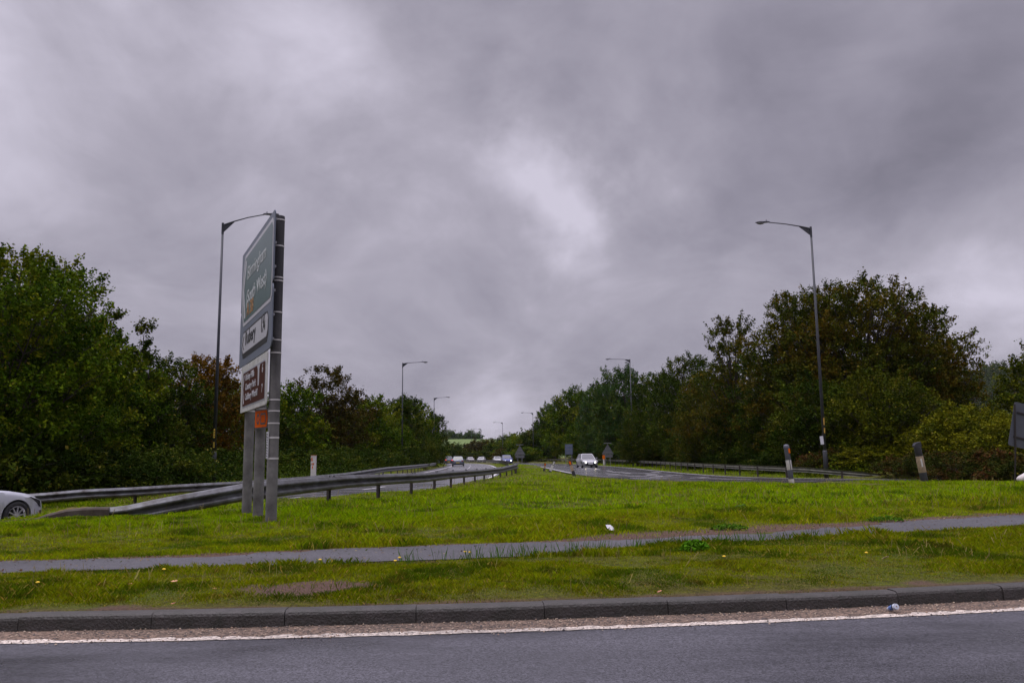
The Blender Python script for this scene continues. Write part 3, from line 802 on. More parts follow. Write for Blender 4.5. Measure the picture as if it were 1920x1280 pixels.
# low growth along the left rail
lb = mk('bush', 60, 835, 31, 6.5, 'dark', 26000, .12, 'big leafy green bush behind the rail at the left edge', 'bushes behind the left guard rail', cat='bush', lobes=30, base=.0)
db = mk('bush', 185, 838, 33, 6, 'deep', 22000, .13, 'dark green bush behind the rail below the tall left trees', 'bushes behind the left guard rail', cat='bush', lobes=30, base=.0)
GB = 'bushes behind the left guard rail'
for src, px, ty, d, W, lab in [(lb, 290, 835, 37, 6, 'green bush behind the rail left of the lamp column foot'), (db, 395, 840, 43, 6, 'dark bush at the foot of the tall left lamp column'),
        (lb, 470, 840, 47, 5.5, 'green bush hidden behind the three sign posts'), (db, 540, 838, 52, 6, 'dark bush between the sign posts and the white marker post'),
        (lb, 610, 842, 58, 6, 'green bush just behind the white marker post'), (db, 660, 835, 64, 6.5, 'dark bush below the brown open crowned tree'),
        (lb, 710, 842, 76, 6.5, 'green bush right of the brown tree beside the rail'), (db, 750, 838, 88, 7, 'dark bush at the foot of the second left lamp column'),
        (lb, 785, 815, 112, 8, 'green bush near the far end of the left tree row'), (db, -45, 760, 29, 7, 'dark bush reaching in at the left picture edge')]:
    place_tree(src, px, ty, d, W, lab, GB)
place_tree(g1, 778, 752, 128, 7.5, 'green tree right of the second left lamp column', GL)
place_tree(g2, 806, 776, 150, 6.4, 'last dark green tree of the left row, beside the third lamp column', GL)
place_tree(g1, 722, 775, 98, 6.5, 'short green tree in front of the second left lamp column row', GL)
place_tree(g2, 655, 760, 88, 6.5, 'dark green tree behind the right side of the brown tree', GL)
place_tree(g2, 575, 770, 80, 6.5, 'dark green tree filling in behind the white marker post', GL)
# right row
mk('maple_tree', 1490, 545, 56, 6.8, 'maple', 46000, .155, 'rust tinted tree forming the steep left side of the largest crown', GR, shape='dome', sparse=.1, lobes=44, shoots=70)
mk('maple_tree', 1602, 524, 54, 11.4, 'maple', 120000, .155, 'largest russet green tree behind the tall right lamp column', GR, shape='dome', sparse=.12, lobes=120, shoots=160)
mk('maple_tree', 1705, 575, 55.5, 8.0, 'maple', 44000, .155, 'russet green tree forming the right shoulder of the largest tree', GR, shape='dome', sparse=.2, lobes=36, shoots=80)
mk('maple_tree', 1765, 640, 54, 5.4, 'maple', 16000, .15, 'small brownish tree at the drooping right end of the big russet crown', GR, sparse=.3, lobes=24, shoots=60)
mk('maple_tree', 1372, 590, 66, 5.4, 'maple', 20000, .17, 'open russet tree with sky between its branches, left of the largest tree', GR, sparse=.85, lobes=28, shoots=100)
mk('maple_tree', 1450, 640, 60, 6.4, 'dark', 28000, .16, 'dark tree filling the gap between the open russet tree and the largest tree', GR, sparse=.2, lobes=32)
mk('leafy_tree', 1655, 688, 46, 6.4, 'yellow', 34000, .13, 'yellow green tree in front of the largest russet tree', GR, lobes=34, shoots=50)
mk('leafy_tree', 1530, 700, 50, 5.8, 'dark', 26000, .14, 'dark green tree right beside the tall right lamp column', GR, lobes=30)
d1 = mk('leafy_tree', 1290, 666, 89, 9.0, 'dark', 44000, .2, 'broad dark green tree with a brownish top left of the open russet tree', GR, shape='dome', lobes=46, shoots=50)
mk('leafy_tree', 1335, 684, 74, 7.2, 'maple', 34000, .17, 'rust tinted green tree under the open russet tree', GR, shape='dome', lobes=36)
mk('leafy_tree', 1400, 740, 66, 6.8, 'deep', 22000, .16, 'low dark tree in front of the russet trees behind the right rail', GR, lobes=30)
b1 = mk('leafy_tree', 1175, 686, 124, 10.5, 'bluish', 42000, .27, 'blue green rounded tree behind the second right lamp column', GR, shape='dome', sparse=.05, lobes=44, shoots=50)
y1 = mk('leafy_tree', 1078, 724, 180, 12.5, 'green', 36000, .36, 'bright green tree at the left end of the tall right row', GR, shape='dome', sparse=.05, lobes=44, shoots=50)
place_tree(d1, 1240, 696, 98, 7.5, 'dark green tree between the blue green tree and the broad dark tree', GR)
place_tree(b1, 1128, 712, 152, 9.5, 'green tree between the bright green tree and the blue green tree', GR)
place_tree(y1, 1040, 750, 202, 10, 'small bright green tree beside the bright green end tree', GR)
place_tree(d1, 1022, 778, 225, 9.5, 'dark green tree in front of the fourth right lamp column', GR)
place_tree(y1, 1105, 780, 165, 10, 'low green tree above the triangular sign backs', GR)
place_tree(d1, 1170, 785, 134, 9, 'low dark tree behind the silver car', GR)
place_tree(y1, 1230, 790, 106, 8.5, 'low green tree behind the middle of the right rail', GR)
place_tree(d1, 1310, 790, 82, 7, 'low dark tree behind the right rail below the broad dark tree', GR)
# shrubs at right
sb = mk('bush', 1800, 757, 42, 5.6, 'gold', 40000, .115, 'yellow green bush right of the big russet tree', 'bushes on the right bank', cat='bush', lobes=34, base=.0)
place_tree(sb, 1885, 770, 39, 5.4, 'yellow green bush behind the grey signboard at the right edge', 'bushes on the right bank')
rb = mk('bush', 1850, 842, 33, 5.5, 'bramble', 34000, .085, 'low bramble bush with reddish leaves behind the leaning striped bollard', 'bushes on the right bank', cat='bush', lobes=34, base=.0, shoots=90)
place_tree(rb, 1925, 850, 31, 5, 'low reddish bramble bush behind the grey signboard legs', 'bushes on the right bank', 1.4)
place_tree(rb, 1745, 845, 38, 5.2, 'low reddish bramble bush left of the leaning striped bollard', 'bushes on the right bank', 2.4)
place_tree(sb, 1640, 835, 44.5, 5, 'low green bush just right of the tall right lamp column', 'bushes on the right bank')
place_tree(rb, 1570, 840, 46, 5, 'low bramble bush at the foot of the tall right lamp column', 'bushes on the right bank', 3.3)
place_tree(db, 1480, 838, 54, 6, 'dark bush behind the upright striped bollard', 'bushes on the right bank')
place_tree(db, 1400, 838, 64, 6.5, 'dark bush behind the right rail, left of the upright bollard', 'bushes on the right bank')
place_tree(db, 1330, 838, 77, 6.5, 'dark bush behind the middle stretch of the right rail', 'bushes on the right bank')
place_tree(lb, 1250, 838, 100, 8, 'green bush behind the right rail near the silver car', 'bushes on the right bank')
mk('leafy_tree', 1948, 636, 44, 4.6, 'yellow', 22000, .14, 'olive green tree cut by the right picture edge', GR, sparse=.2, lobes=30, shoots=60)
# far end
fo = mk('leafy_tree', 905, 822, 300, 13, 'brown', 9000, .6, 'brownish tree in the far row below the small lamp columns', GF, lobes=26, shoots=40)
fg = mk('leafy_tree', 850, 829, 290, 9, 'dark', 8000, .55, 'round dark green tree standing left of the far field', GF, lobes=26, shoots=40)
fy = mk('leafy_tree', 990, 806, 230, 12, 'green', 10000, .5, 'green tree in the far row near the fourth lamp column', GF, lobes=30, shoots=50)
for src, px, ty, d, W, lab in [(fy, 962, 812, 262, 13, 'green tree in the far row right of the fifth lamp column'), (fg, 938, 820, 280, 11, 'dark green tree in the far row below the fifth lamp column'),
        (fo, 886, 827, 320, 10, 'brownish tree at the right edge of the far field'), (fg, 835, 834, 270, 8, 'green tree at the far bend beside the left row'),
        (fg, 920, 822, 310, 11, 'dark tree between the small brownish far trees'), (fo, 868, 846, 330, 9, 'low pale brown tree below the far field'), (fy, 822, 838, 250, 8, 'green tree just past the end of the left row'),
        (fg, 1010, 792, 205, 9, 'dark green tree right of the far row green tree'), (fo, 948, 838, 240, 9, 'low brown tree behind the white oncoming cars'), (fg, 905, 843, 262, 10, 'low dark tree behind the middle oncoming cars'),
        (fy, 985, 838, 190, 9, 'low green tree behind the triangular sign back')]:
    place_tree(src, px, ty, d, W, lab, GF)

def undergrowth():
    """dense low weeds and brambles under the two tree rows"""
    g = np.random.default_rng(77); Vs = []; Cs = []
    def band(P, o0, o1, n, h, leaf, pal):
        P = catmull(P, 1.); nn = normals2(P); idx = g.integers(0, len(P), n)
        o = g.uniform(o0, o1, n); X = P[idx, 0]+nn[idx, 0]*o+g.normal(size=n)*.4; Y = P[idx, 1]+nn[idx, 1]*o+g.normal(size=n)*.4
        sc = (.6+Y/90); Z = ground_z(X, Y)+np.abs(g.normal(size=n))*h*(.35+fbm(X, Y, 3)*1.2)
        c = np.stack([X, Y, Z], 1); nor = g.normal(size=(n, 3))+np.array([0, 0, .8]); nor /= np.linalg.norm(nor, axis=1)[:, None]
        a = np.cross(nor, g.normal(size=(n, 3))); a /= np.linalg.norm(a, axis=1)[:, None]; b = np.cross(nor, a); s = (leaf*sc*g.uniform(.6, 1.4, n))[:, None]
        V = np.empty((n, 4, 3)); V[:, 0] = c-a*s*.6; V[:, 1] = c-b*s*.3; V[:, 2] = c+a*s*.6; V[:, 3] = c+b*s*.3
        p = np.array(PAL[pal]); t = np.clip(fbm(X*.7, Y*.7, 8)*1.6-.4+g.normal(size=n)*.12, 0, .99)*(len(p)-1); i = t.astype(int); f = (t-i)[:, None]
        Vs.append(V.reshape(-1, 3)); Cs.append((p[i]*(1-f)+p[np.minimum(i+1, len(p)-1)]*f)*g.uniform(.7, 1.3, (n, 1)))
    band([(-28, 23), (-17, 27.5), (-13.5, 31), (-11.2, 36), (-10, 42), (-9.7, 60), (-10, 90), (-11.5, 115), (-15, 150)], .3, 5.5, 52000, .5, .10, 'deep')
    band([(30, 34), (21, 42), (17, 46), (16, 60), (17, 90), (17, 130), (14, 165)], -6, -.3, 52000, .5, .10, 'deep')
    band([(15.5, 43.5), (18.5, 41.5), (24, 38), (34, 34)], .2, 3.5, 16000, .3, .08, 'green')
    V = np.vstack(Vs); C = np.vstack(Cs)
    o = link('undergrowth', fastmesh('undergrowth', V, len(V)//4, 4, C), LEAF)
    tag(o, 'weeds and brambles growing thickly under both rows of trees', 'undergrowth', kind='stuff')
undergrowth()

# ---------------------------------------------------------------- hills
def hill(name, cx, cy, rx, ry, h, mt, seed, amp=.15, wood=None):
    xs = np.linspace(-1, 1, 70); X, Y = np.meshgrid(xs, xs)
    r = np.sqrt(X**2+Y**2); Z = h*sstep(1, 0, r)*(1+amp*(fbm(X*3+9, Y*3+9, seed)-.5))-1.5
    vs = np.stack([cx+X.ravel()*rx, cy+Y.ravel()*ry, Z.ravel()], 1); n = 70
    fs = [(i*n+j, i*n+j+1, (i+1)*n+j+1, (i+1)*n+j) for i in range(n-1) for j in range(n-1)]
    me = bpy.data.meshes.new(name); me.from_pydata([tuple(v) for v in vs], [], fs)
    o = link(name, me, mt, smooth=True); tag(o, kind='structure'); return vs, o
field = mat('field_grass', (.10, .15, .03), .9, var=.15, vscale=.02)
woodm = mat('hill_soil', (.03, .05, .02), .9, var=.3, vscale=.05)
hill('hill', -45, 780, 260, 190, 21, field, 3)
hv, _ = hill('hill', 640, 980, 330, 420, 88, woodm, 5, .3)
hill('hill', -500, 1100, 500, 300, 22, woodm, 7)
def far_wood(name, pts, W, n, leaf, pal, seed, label):
    g = np.random.default_rng(seed); Vs = []; Cs = []
    protos = [crown_data(seed+i, W, W*1.05, n, leaf, pal, lobes=16, shoots=14) for i in range(4)]
    for (x, y, z) in pts:
        V, C, _, _ = protos[g.integers(0, 4)]; s = g.uniform(.7, 1.3); a = g.uniform(0, 6.28)
        R_ = np.array([[math.cos(a), -math.sin(a), 0], [math.sin(a), math.cos(a), 0], [0, 0, 1]])
        Vs.append((V*s)@R_.T+np.array([x, y, z-1])); Cs.append(C*g.uniform(.75, 1.25))
    V = np.vstack(Vs); C = np.vstack(Cs)
    o = link(name, fastmesh(name, V, len(V)//4, 4, C), LEAF); tag(o, label, 'woodland', kind='stuff')
g = np.random.default_rng(9)
sel = hv[(hv[:, 2] > 8) & (hv[:, 1] < 1020) & (hv[:, 0] < 820)]
sel = sel[g.permutation(len(sel))[:900]]+np.c_[g.normal(size=(min(900, len(sel)), 2))*3, np.zeros(min(900, len(sel)))]
far_wood('hill_wood', sel, 15, 520, 1.7, 'dark', 900, 'dark woodland covering the far hill at the right edge')
ridge = [(at(px, 842, 745).x, 745+g.uniform(-6, 12), z) for px, z in [(826, 13), (832, 14), (838, 14.5), (866, 15), (872, 15), (878, 14), (861, 15)]]
tw = []
for i, (px, ty, w, lab) in enumerate([(848, 820.5, 12, 'left one of two round trees on the skyline above the far field'), (866, 821, 9, 'right one of two round trees on the skyline above the far field')]):
    p = at(px, ty, 760); base = 14.5
    root = empty('hilltop_tree', (p.x, p.y, base)); V, C, P, R = crown_data(950+i, w, p.z-base, 3500, 1.0, 'bluish', lobes=20, shoots=16)
    link('crown', fastmesh('crown', V, len(V)//4, 4, C), LEAF, root); trunk_mesh(i, w, p.z-base, P, R).build('trunk', BARK, root)
    tag(root, lab, 'tree', 'round trees on the far skyline')
hedge = [(at(px, 842, 765).x, 765+g.uniform(-3, 3), 13.2) for px in range(816, 900, 3)]
far_wood('skyline_hedge', hedge, 6.5, 300, .9, 'bluish', 970, 'low hedge line running along the top of the far field')

# ---------------------------------------------------------------- guard rails
GALV = mat('galvanised_steel', (.14, .145, .155), .40, metal=.5, var=.25, vscale=3.5, bump=.15, bscale=30, dirt=(.05, .043, .038))
POSTM = mat('rusty_post_steel', (.055, .045, .04), .6, metal=.3, var=.4, vscale=5)
BOLT = mat('bolt_steel', (.10, .10, .11), .5, metal=.6)
DULL = mat('weathered_rail', (.22, .21, .19), .65, metal=.35, var=.35, vscale=2.5, dirt=(.09, .10, .07))
WPROF = [(0, .0), (.02, .012), (.075, .035), (.083, .055), (.083, .085), (.075, .10), (.015, .135), (.0, .155), (.015, .175), (.075, .205), (.083, .22), (.080, .24), (.03, .302), (0, .312)]
def gz(x, y): return float(ground_z(np.array([x]), np.array([y]))[0])
def guardrail(name, P, topf, side, label, mtb, group, post_step=3.2, pt=None, start=0, end=None, posts=True, bolts=0, hscale=1.0, hend=None):
    """W profile beam swept along P (x,y); topf(s,x,y) is the beam's top height; side: +1 corrugation to the left of travel"""
    P = catmull(P, .5)[:, :2]; n = normals2(P)*side
    d = np.r_[0, np.cumsum(np.linalg.norm(np.diff(P, axis=0), axis=1))]
    root = empty(name, (float(P[0, 0]), float(P[0, 1]), 0)); tag(root, label, 'guard rail', group)
    org = Vector(root.location)
    tops = [topf(d[i], *P[i]) for i in range(len(P))]
    mb = MB(); prof = list(WPROF); back = [(u-.012, v) for u, v in prof[::-1]]; ring = prof+back; k = len(ring)
    vs = []
    for i in range(len(P)):
        hs_ = hscale if hend is None else hscale+(hend-hscale)*float(sstep(3, 9, d[i]))
        for u, v in ring: vs.append(Vector((P[i, 0]+n[i, 0]*u, P[i, 1]+n[i, 1]*u, tops[i]-(.312-v)*hs_))-org)
    fs = [(i*k+j, i*k+(j+1) % k, (i+1)*k+(j+1) % k, (i+1)*k+j) for i in range(len(P)-1) for j in range(k)]
    fs += [tuple(range(k)), tuple((len(P)-1)*k+j for j in range(k))]
    mb.add(vs, fs); beam = mb.build('beam', mtb, root, smooth=True)
    try:
        beam.data.set_sharp_from_angle(angle=math.radians(18))
    except Exception: pass
    s = start; cnt = 0
    end = end or d[-1]
    while s < end and cnt < 98:
        x, y = np.interp(s, d, P[:, 0]), np.interp(s, d, P[:, 1]); nx, ny = np.interp(s, d, n[:, 0]), np.interp(s, d, n[:, 1])
        t = np.interp(s, d, tops); zg = gz(x, y); a = math.atan2(ny, nx)
        if t-zg > .2:
            px_, py_ = x-nx*.075, y-ny*.075
            q = MB(); h = t-.06-zg+.3; rot = Matrix.Rotation(a, 3, 'Z')
            c = Vector((px_, py_, zg-.3+h/2))-org
            q.box(c, (.012, .10, h), rot); q.box(c+rot @ Vector((.03, .045, 0)), (.055, .008, h), rot); q.box(c+rot @ Vector((.03, -.045, 0)), (.055, .008, h), rot)
            q.build('post', POSTM, root); cnt += 1
            if bolts and cnt <= bolts:
                for o_ in (-.10, .10):
                    q = MB(); q.lathe([(0, .035), (.014, .035), (.022, .02), (.022, 0), (0, 0)], 8, Matrix.Translation(Vector((x+nx*.03-ny*o_, y+ny*.03+nx*o_, t-.010))-org))
                    q.build('bolt', BOLT, beam)
        s += post_step
    return root
def gz_s(x, y):   # smoothed ground under the rail (ignores small bumps)
    return float(verge_z(np.array([x]), np.array([y]))[0])
def seen_top(tab, lo=.2, hi=1.1):
    """height of the beam's top edge, surveyed at points along the rail"""
    px_ = [t[0] for t in tab]; py_ = [t[1] for t in tab]
    def f(s, x, y):
        q = proj(x, y, .6)[0]; z = at(q, float(np.interp(q, px_, py_)), y).z
        return min(hi, max(lo, z))
    return f
GG = 'steel guard rails beside the roads'
guardrail('guardrail', RAIL[:13], seen_top([(215, 952), (300, 934), (455, 906), (520, 900), (590, 894.5), (650, 890.5), (713, 888.5), (800, 885.5), (840, 882), (900, 879), (940, 875.5), (957, 871.5), (966, 869.5)]), -1,
          'curving steel guard rail along the grass island from the concrete ramp', GALV, GG, post_step=2.4, start=3.4, bolts=24, hscale=1.15, hend=.93)
guardrail('guardrail', RAIL[12:], lambda s, x, y: .82, -1, 'far stretch of steel guard rail between the two carriageways', GALV, GG, post_step=3.2, end=300)
LRAIL = [(-30, 20.5), (-23, 23), (-18, 25.3), (-14.3, 27.6), (-12.1, 30.6), (-10.2, 35), (-9.0, 40), (-8.5, 46), (-8.3, 60), (-8.7, 78), (-9.3, 95), (-10.4, 112), (-12, 130), (-15, 155), (-19, 178)]
guardrail('guardrail', LRAIL, seen_top([(-200, 940), (75, 924), (155, 917), (250, 913), (350, 907), (450, 902), (560, 894), (650, 886), (724, 875.5), (776, 871.5), (803, 869), (820, 866.5)], .15, .75), -1, 'steel guard rail on the far side of the exit road below the left trees', GALV, GG, post_step=3.2)
RRAIL = [(22, 38.6), (18.9, 39.9), (17, 40.8), (15.2, 42.2), (14.0, 45), (13.6, 50), (13.6, 60), (14.2, 75), (14.8, 90), (15, 110), (14.3, 130), (12.4, 152), (9.8, 175), (6, 200), (0, 230), (-10, 268), (-26, 315)]
guardrail('guardrail', RRAIL, seen_top([(980, 860), (1122, 860), (1240, 864.5), (1340, 869), (1515, 876), (1600, 883), (1690, 891), (1900, 905)], .1, 1.0), -1, 'weathered guard rail below the right hand trees, running down into the grass', DULL, GG, post_step=3.2, hscale=.8)
# concrete ramp anchor
def anchor():
    c = mat('mossy_concrete', (.065, .054, .044), .9, var=.35, vscale=4, bump=.6, bscale=30, dirt=(.035, .022, .014))
    p = Vector((-7.75, 15.9, 0)); t = Vector((-.93, -.36, 0)).normalized(); n = Vector((-t.y, t.x, 0))
    root = empty('concrete_anchor', p, 0); tag(root, 'low mossy concrete ramp where the guard rail starts', 'anchor block')
    z = gz_s(p.x, p.y)
    mb = MB(); sec = [(-.1, .16, .22), (.3, .18, .24), (.6, .17, .25), (.95, .10, .28), (1.3, -.03, .30)]
    vs = []
    for s, h, w in sec:
        for u, zz in ((-w, -.3), (-w*.95, h-.03), (-w*.8, h), (w*.8, h), (w*.95, h-.03), (w, -.3)): vs.append(t*s+n*u+Vector((0, 0, z-.03*s+zz)))
    fs = [(i*6+j, i*6+(j+1) % 6, (i+1)*6+(j+1) % 6, (i+1)*6+j) for i in range(4) for j in range(6)]+[tuple(range(6)), tuple(24+j for j in range(6))]
    mb.add(vs, fs).build('block', c, root)
    mo = mat('moss', (.11, .085, .015), .95, var=.5, vscale=12, bump=1, bscale=50)
    mb = MB(); g = random.Random(4)
    for i in range(26):
        s = g.uniform(.3, 1.15); u = g.uniform(-.25, .02); h = .175 if s < .6 else .175-.18*(s-.6)/.6
        mb.lathe([(0, .03), (.03, .026), (.06, .012), (.085, -.02)], 9, Matrix.Translation(t*s+n*u*1+Vector((0, 0, z+h-.03*s-.012)))@Matrix.Diagonal((g.uniform(.6, 1.5), g.uniform(.6, 1.2), g.uniform(.6, 1.3), 1)))
    mb.build('moss', mo, root, smooth=True)
anchor()

# ---------------------------------------------------------------- lamp columns
LAMPM = mat('lamp_column_paint', (.035, .038, .048), .45, metal=.3, var=.3, vscale=2)
LAMPG = mat('lamp_column_grey', (.055, .058, .066), .5, metal=.3, var=.25, vscale=2)
HEADM = mat('lantern_grey', (.09, .09, .11), .4)
GLASS = mat('lantern_bowl', (.16, .16, .17), .15, spec=.8)
def lamp_column(x, y, z, H, armlen, rise, ang, mt, label, sticker=True):
    root = empty('street_lamp', (x, y, z), ang)
    tag(root, label, 'street lamp', 'street lamps along the road')
    mb = MB(); mb.tube([(0, 0, -.2), (0, 0, 1.35), (0, 0, 1.4)], [.11, .11, .085], 16); mb.build('base_section', mt, root, smooth=True)
    mb = MB(); mb.tube([(0, 0, 1.4), (0, 0, H*.5), (0, 0, H)], [.085, .068, .05], 14); mb.build('shaft', mt, root, smooth=True)
    mb = MB()
    mb.tube([(0, 0, H-.12), (.12, 0, H-.02), (armlen*.25, 0, H+rise*.25), (armlen*.6, 0, H+rise*.68), (armlen, 0, H+rise)], [.05, .042, .034, .028, .028], 8)
    mb.add([Vector(v) for v in [(.04, -.012, H-.42), (armlen*.28, -.012, H+rise*.24-.02), (.04, -.012, H-.08), (.04, .012, H-.42), (armlen*.28, .012, H+rise*.24-.02), (.04, .012, H-.08)]],
           [(0, 1, 2), (5, 4, 3), (0, 3, 4, 1), (1, 4, 5, 2), (2, 5, 3, 0)])
    mb.tube([(0, 0, H-.5), (0, 0, H+.05)], [.06, .06], 12)
    mb.build('bracket_arm', mt, root)
    # lantern: boat shaped housing with a bowl under it
    a0 = armlen-.04; zc = H+rise
    mb = MB(); sec = [(0, .045, .05), (.10, .09, .075), (.22, .11, .085), (.30, .12, .07), (.48, .14, .075), (.66, .11, .06), (.76, .03, .02)]
    vs = []; k = 10
    for s, w, h in sec:
        for j in range(k):
            t = 2*math.pi*j/k; hh = h*(1.0 if math.sin(t) > 0 else .35)
            vs.append((a0+s, w*math.cos(t), zc+.01+hh*math.sin(t)-.02*s))
    fs = [(i*k+j, i*k+(j+1) % k, (i+1)*k+(j+1) % k, (i+1)*k+j) for i in range(len(sec)-1) for j in range(k)]+[tuple(range(k)), tuple((len(sec)-1)*k+j for j in range(k))]
    mb.add(vs, fs); lan = mb.build('lantern', HEADM, root, smooth=True)
    mb = MB(); vs = []
    sec = [(.26, .03, .01), (.34, .10, .06), (.48, .115, .085), (.62, .09, .06), (.70, .02, .01)]
    for s, w, h in sec:
        for j in range(k):
            t = 2*math.pi*j/k; vs.append((a0+s, w*math.cos(t), zc-.02-.02*s+h*math.sin(t)*(1 if math.sin(t) < 0 else .1)))
    fs = [(i*k+j, i*k+(j+1) % k, (i+1)*k+(j+1) % k, (i+1)*k+j) for i in range(len(sec)-1) for j in range(k)]+[tuple(range(k)), tuple((len(sec)-1)*k+j for j in range(k))]
    mb.add(vs, fs); mb.build('bowl', GLASS, lan, smooth=True)
    mb = MB(); mb.lathe([(0, .055), (.03, .05), (.035, .03), (.035, 0)], 10, Matrix.Translation((a0+.17, 0, zc+.085))); mb.build('photocell', HEADM, lan, smooth=True)
    if sticker:
        ys = mat('number_label_yellow', (.55, .38, .04), .5, var=.3, vscale=20)
        mb = MB(); mb.box((0, -.083, 2.25), (.07, .006, .42)); mb.box((0, -.083, 1.72), (.07, .006, .25)); mb.build('number_label', ys, root)
        bk = mat('label_digits', (.02, .02, .02), .5); mb = MB()
        for zz in (2.12, 2.24, 2.36, 1.68, 1.77): mb.box((0, -.0875, zz), (.04, .003, .05)); mb.box((.012, -.0875, zz+.03), (.012, .003, .03))
        mb.build('label_digit', bk, root)
    return root
def lamp_at(px, topy, d, dirx, mt, label, arm=2.45, rise=.42, st=False, dz=0):
    p = at(px, topy, d); z = gz(p.x, p.y)+dz
    return lamp_column(p.x, p.y, z, p.z-z, arm, rise, 0 if dirx > 0 else math.pi, mt, label, st)
lamp_at(418, 420, 39, 1, LAMPM, 'tall dark lamp column left of the road sign, arm reaching right', rise=.45, arm=2.0, st=True)
l2 = lamp_at(1520, 427, 42.5, -1, LAMPG, 'tall grey lamp column in front of the largest russet tree, arm reaching left', rise=.32, arm=2.2)
lamp_at(755, 681, 92, 1, LAMPM, 'dark lamp column behind the green trees, nearest of the left row beyond the sign', rise=.12, arm=2.1)
lamp_at(814, 746, 146, 1, LAMPM, 'small dark lamp column at the end of the left tree row', rise=.12, arm=2.1)
lamp_at(1181, 674, 108, -1, LAMPG, 'lamp column in front of the blue green tree, arm reaching left', rise=.1, arm=2.5)
place_tree(d1, 1192, 766, 102, 5.2, 'narrow dark tree hiding the foot of the second right lamp column', GR)
lamp_at(999, 774, 196, -1, LAMPG, 'thin lamp column rising at the left end of the tall right trees', rise=.1, arm=2.1)
lamp_at(942, 792, 250, -1, LAMPG, 'small lamp column above the middle of the far tree row', rise=.1, arm=2.1)
lamp_at(902, 804, 305, -1, LAMPG, 'tiny lamp column left of the middle of the far tree row', rise=.1, arm=2.1)
lamp_at(884, 811, 350, -1, LAMPG, 'smallest lamp column, farthest off above the brownish trees', rise=.1, arm=2.1)
def notice(): # paper notice and label on the right lamp, own things
    p = l2.location
    w = mat('white_plastic', (.62, .62, .66), .5, var=.08)
    q = at(1541, 825, p.y-.14)
    mb = MB(); mb.box((0, 0, 0), (.17, .012, .42), Matrix.Rotation(-.08, 3, 'Y')); o = mb.build('notice_card', w); o.location = (q.x, q.y, q.z)
    tag(o, 'small white card strapped to the tall grey lamp column', 'notice')
    ys = mat('number_label_yellow2', (.50, .30, .05), .5, var=.4, vscale=30)
    q = at(1545.5, 800, p.y-.09)
    v = Matrix.Rotation(-math.pi, 3, 'Z') @ (Vector((q.x, q.y, q.z))-Vector(l2.location))
    mb = MB(); mb.box(v+Vector((0, 0, .28)), (.06, .008, .36)); mb.build('number_label', ys, l2)
    mb = MB(); mb.box(v+Vector((0, 0, -.18)), (.06, .008, .26)); mb.build('number_label', ys, l2)
notice()

# ---------------------------------------------------------------- the big direction sign
def text_mesh(name, s, size, M, mt, parent, bold=0.0, depth=.0, sx=1.0, align='LEFT'):
    cu = bpy.data.curves.new(name, 'FONT'); cu.body = s; cu.size = size; cu.offset = bold; cu.extrude = .002; cu.align_x = align; cu.resolution_u = 3
    o = bpy.data.objects.new(name, cu); COL.objects.link(o)
    dg = bpy.context.evaluated_depsgraph_get(); me = bpy.data.meshes.new_from_object(o.evaluated_get(dg)); COL.objects.unlink(o); bpy.data.objects.remove(o)
    me.transform(M @ Matrix.Diagonal((sx, 1, 1, 1))); me.name = name
    return link(name, me, mt, parent)
def rrect(x0, y0, x1, y1, r, n=5):
    out = []
    for cx, cy, a in ((x1-r, y1-r, 0), (x0+r, y1-r, 90), (x0+r, y0+r, 180), (x1-r, y0+r, 270)):
        for k in range(n+1):
            t = math.radians(a+90*k/n); out.append((cx+r*math.cos(t), cy+r*math.sin(t)))
    return out
def flag(x0, y0, x1, y1, tip, r=.06):
    """panel pointing to -x: left edge is a shallow arrow"""
    ym = (y0+y1)/2
    return [(x1, y0+r), (x1, y1-r), (x1-r, y1), (x0+tip, y1), (x0+tip*.55, y1-(y1-ym)*.3), (x0, ym), (x0+tip*.55, y0+(ym-y0)*.3), (x0+tip, y0), (x1-r, y0)]
def chevron(x0, y0, y1, tip, w):
    ym = (y0+y1)/2
    return [(x0+tip, y0), (x0+tip+w, y0), (x0+w, ym), (x0+tip+w, y1), (x0+tip, y1), (x0, ym)]
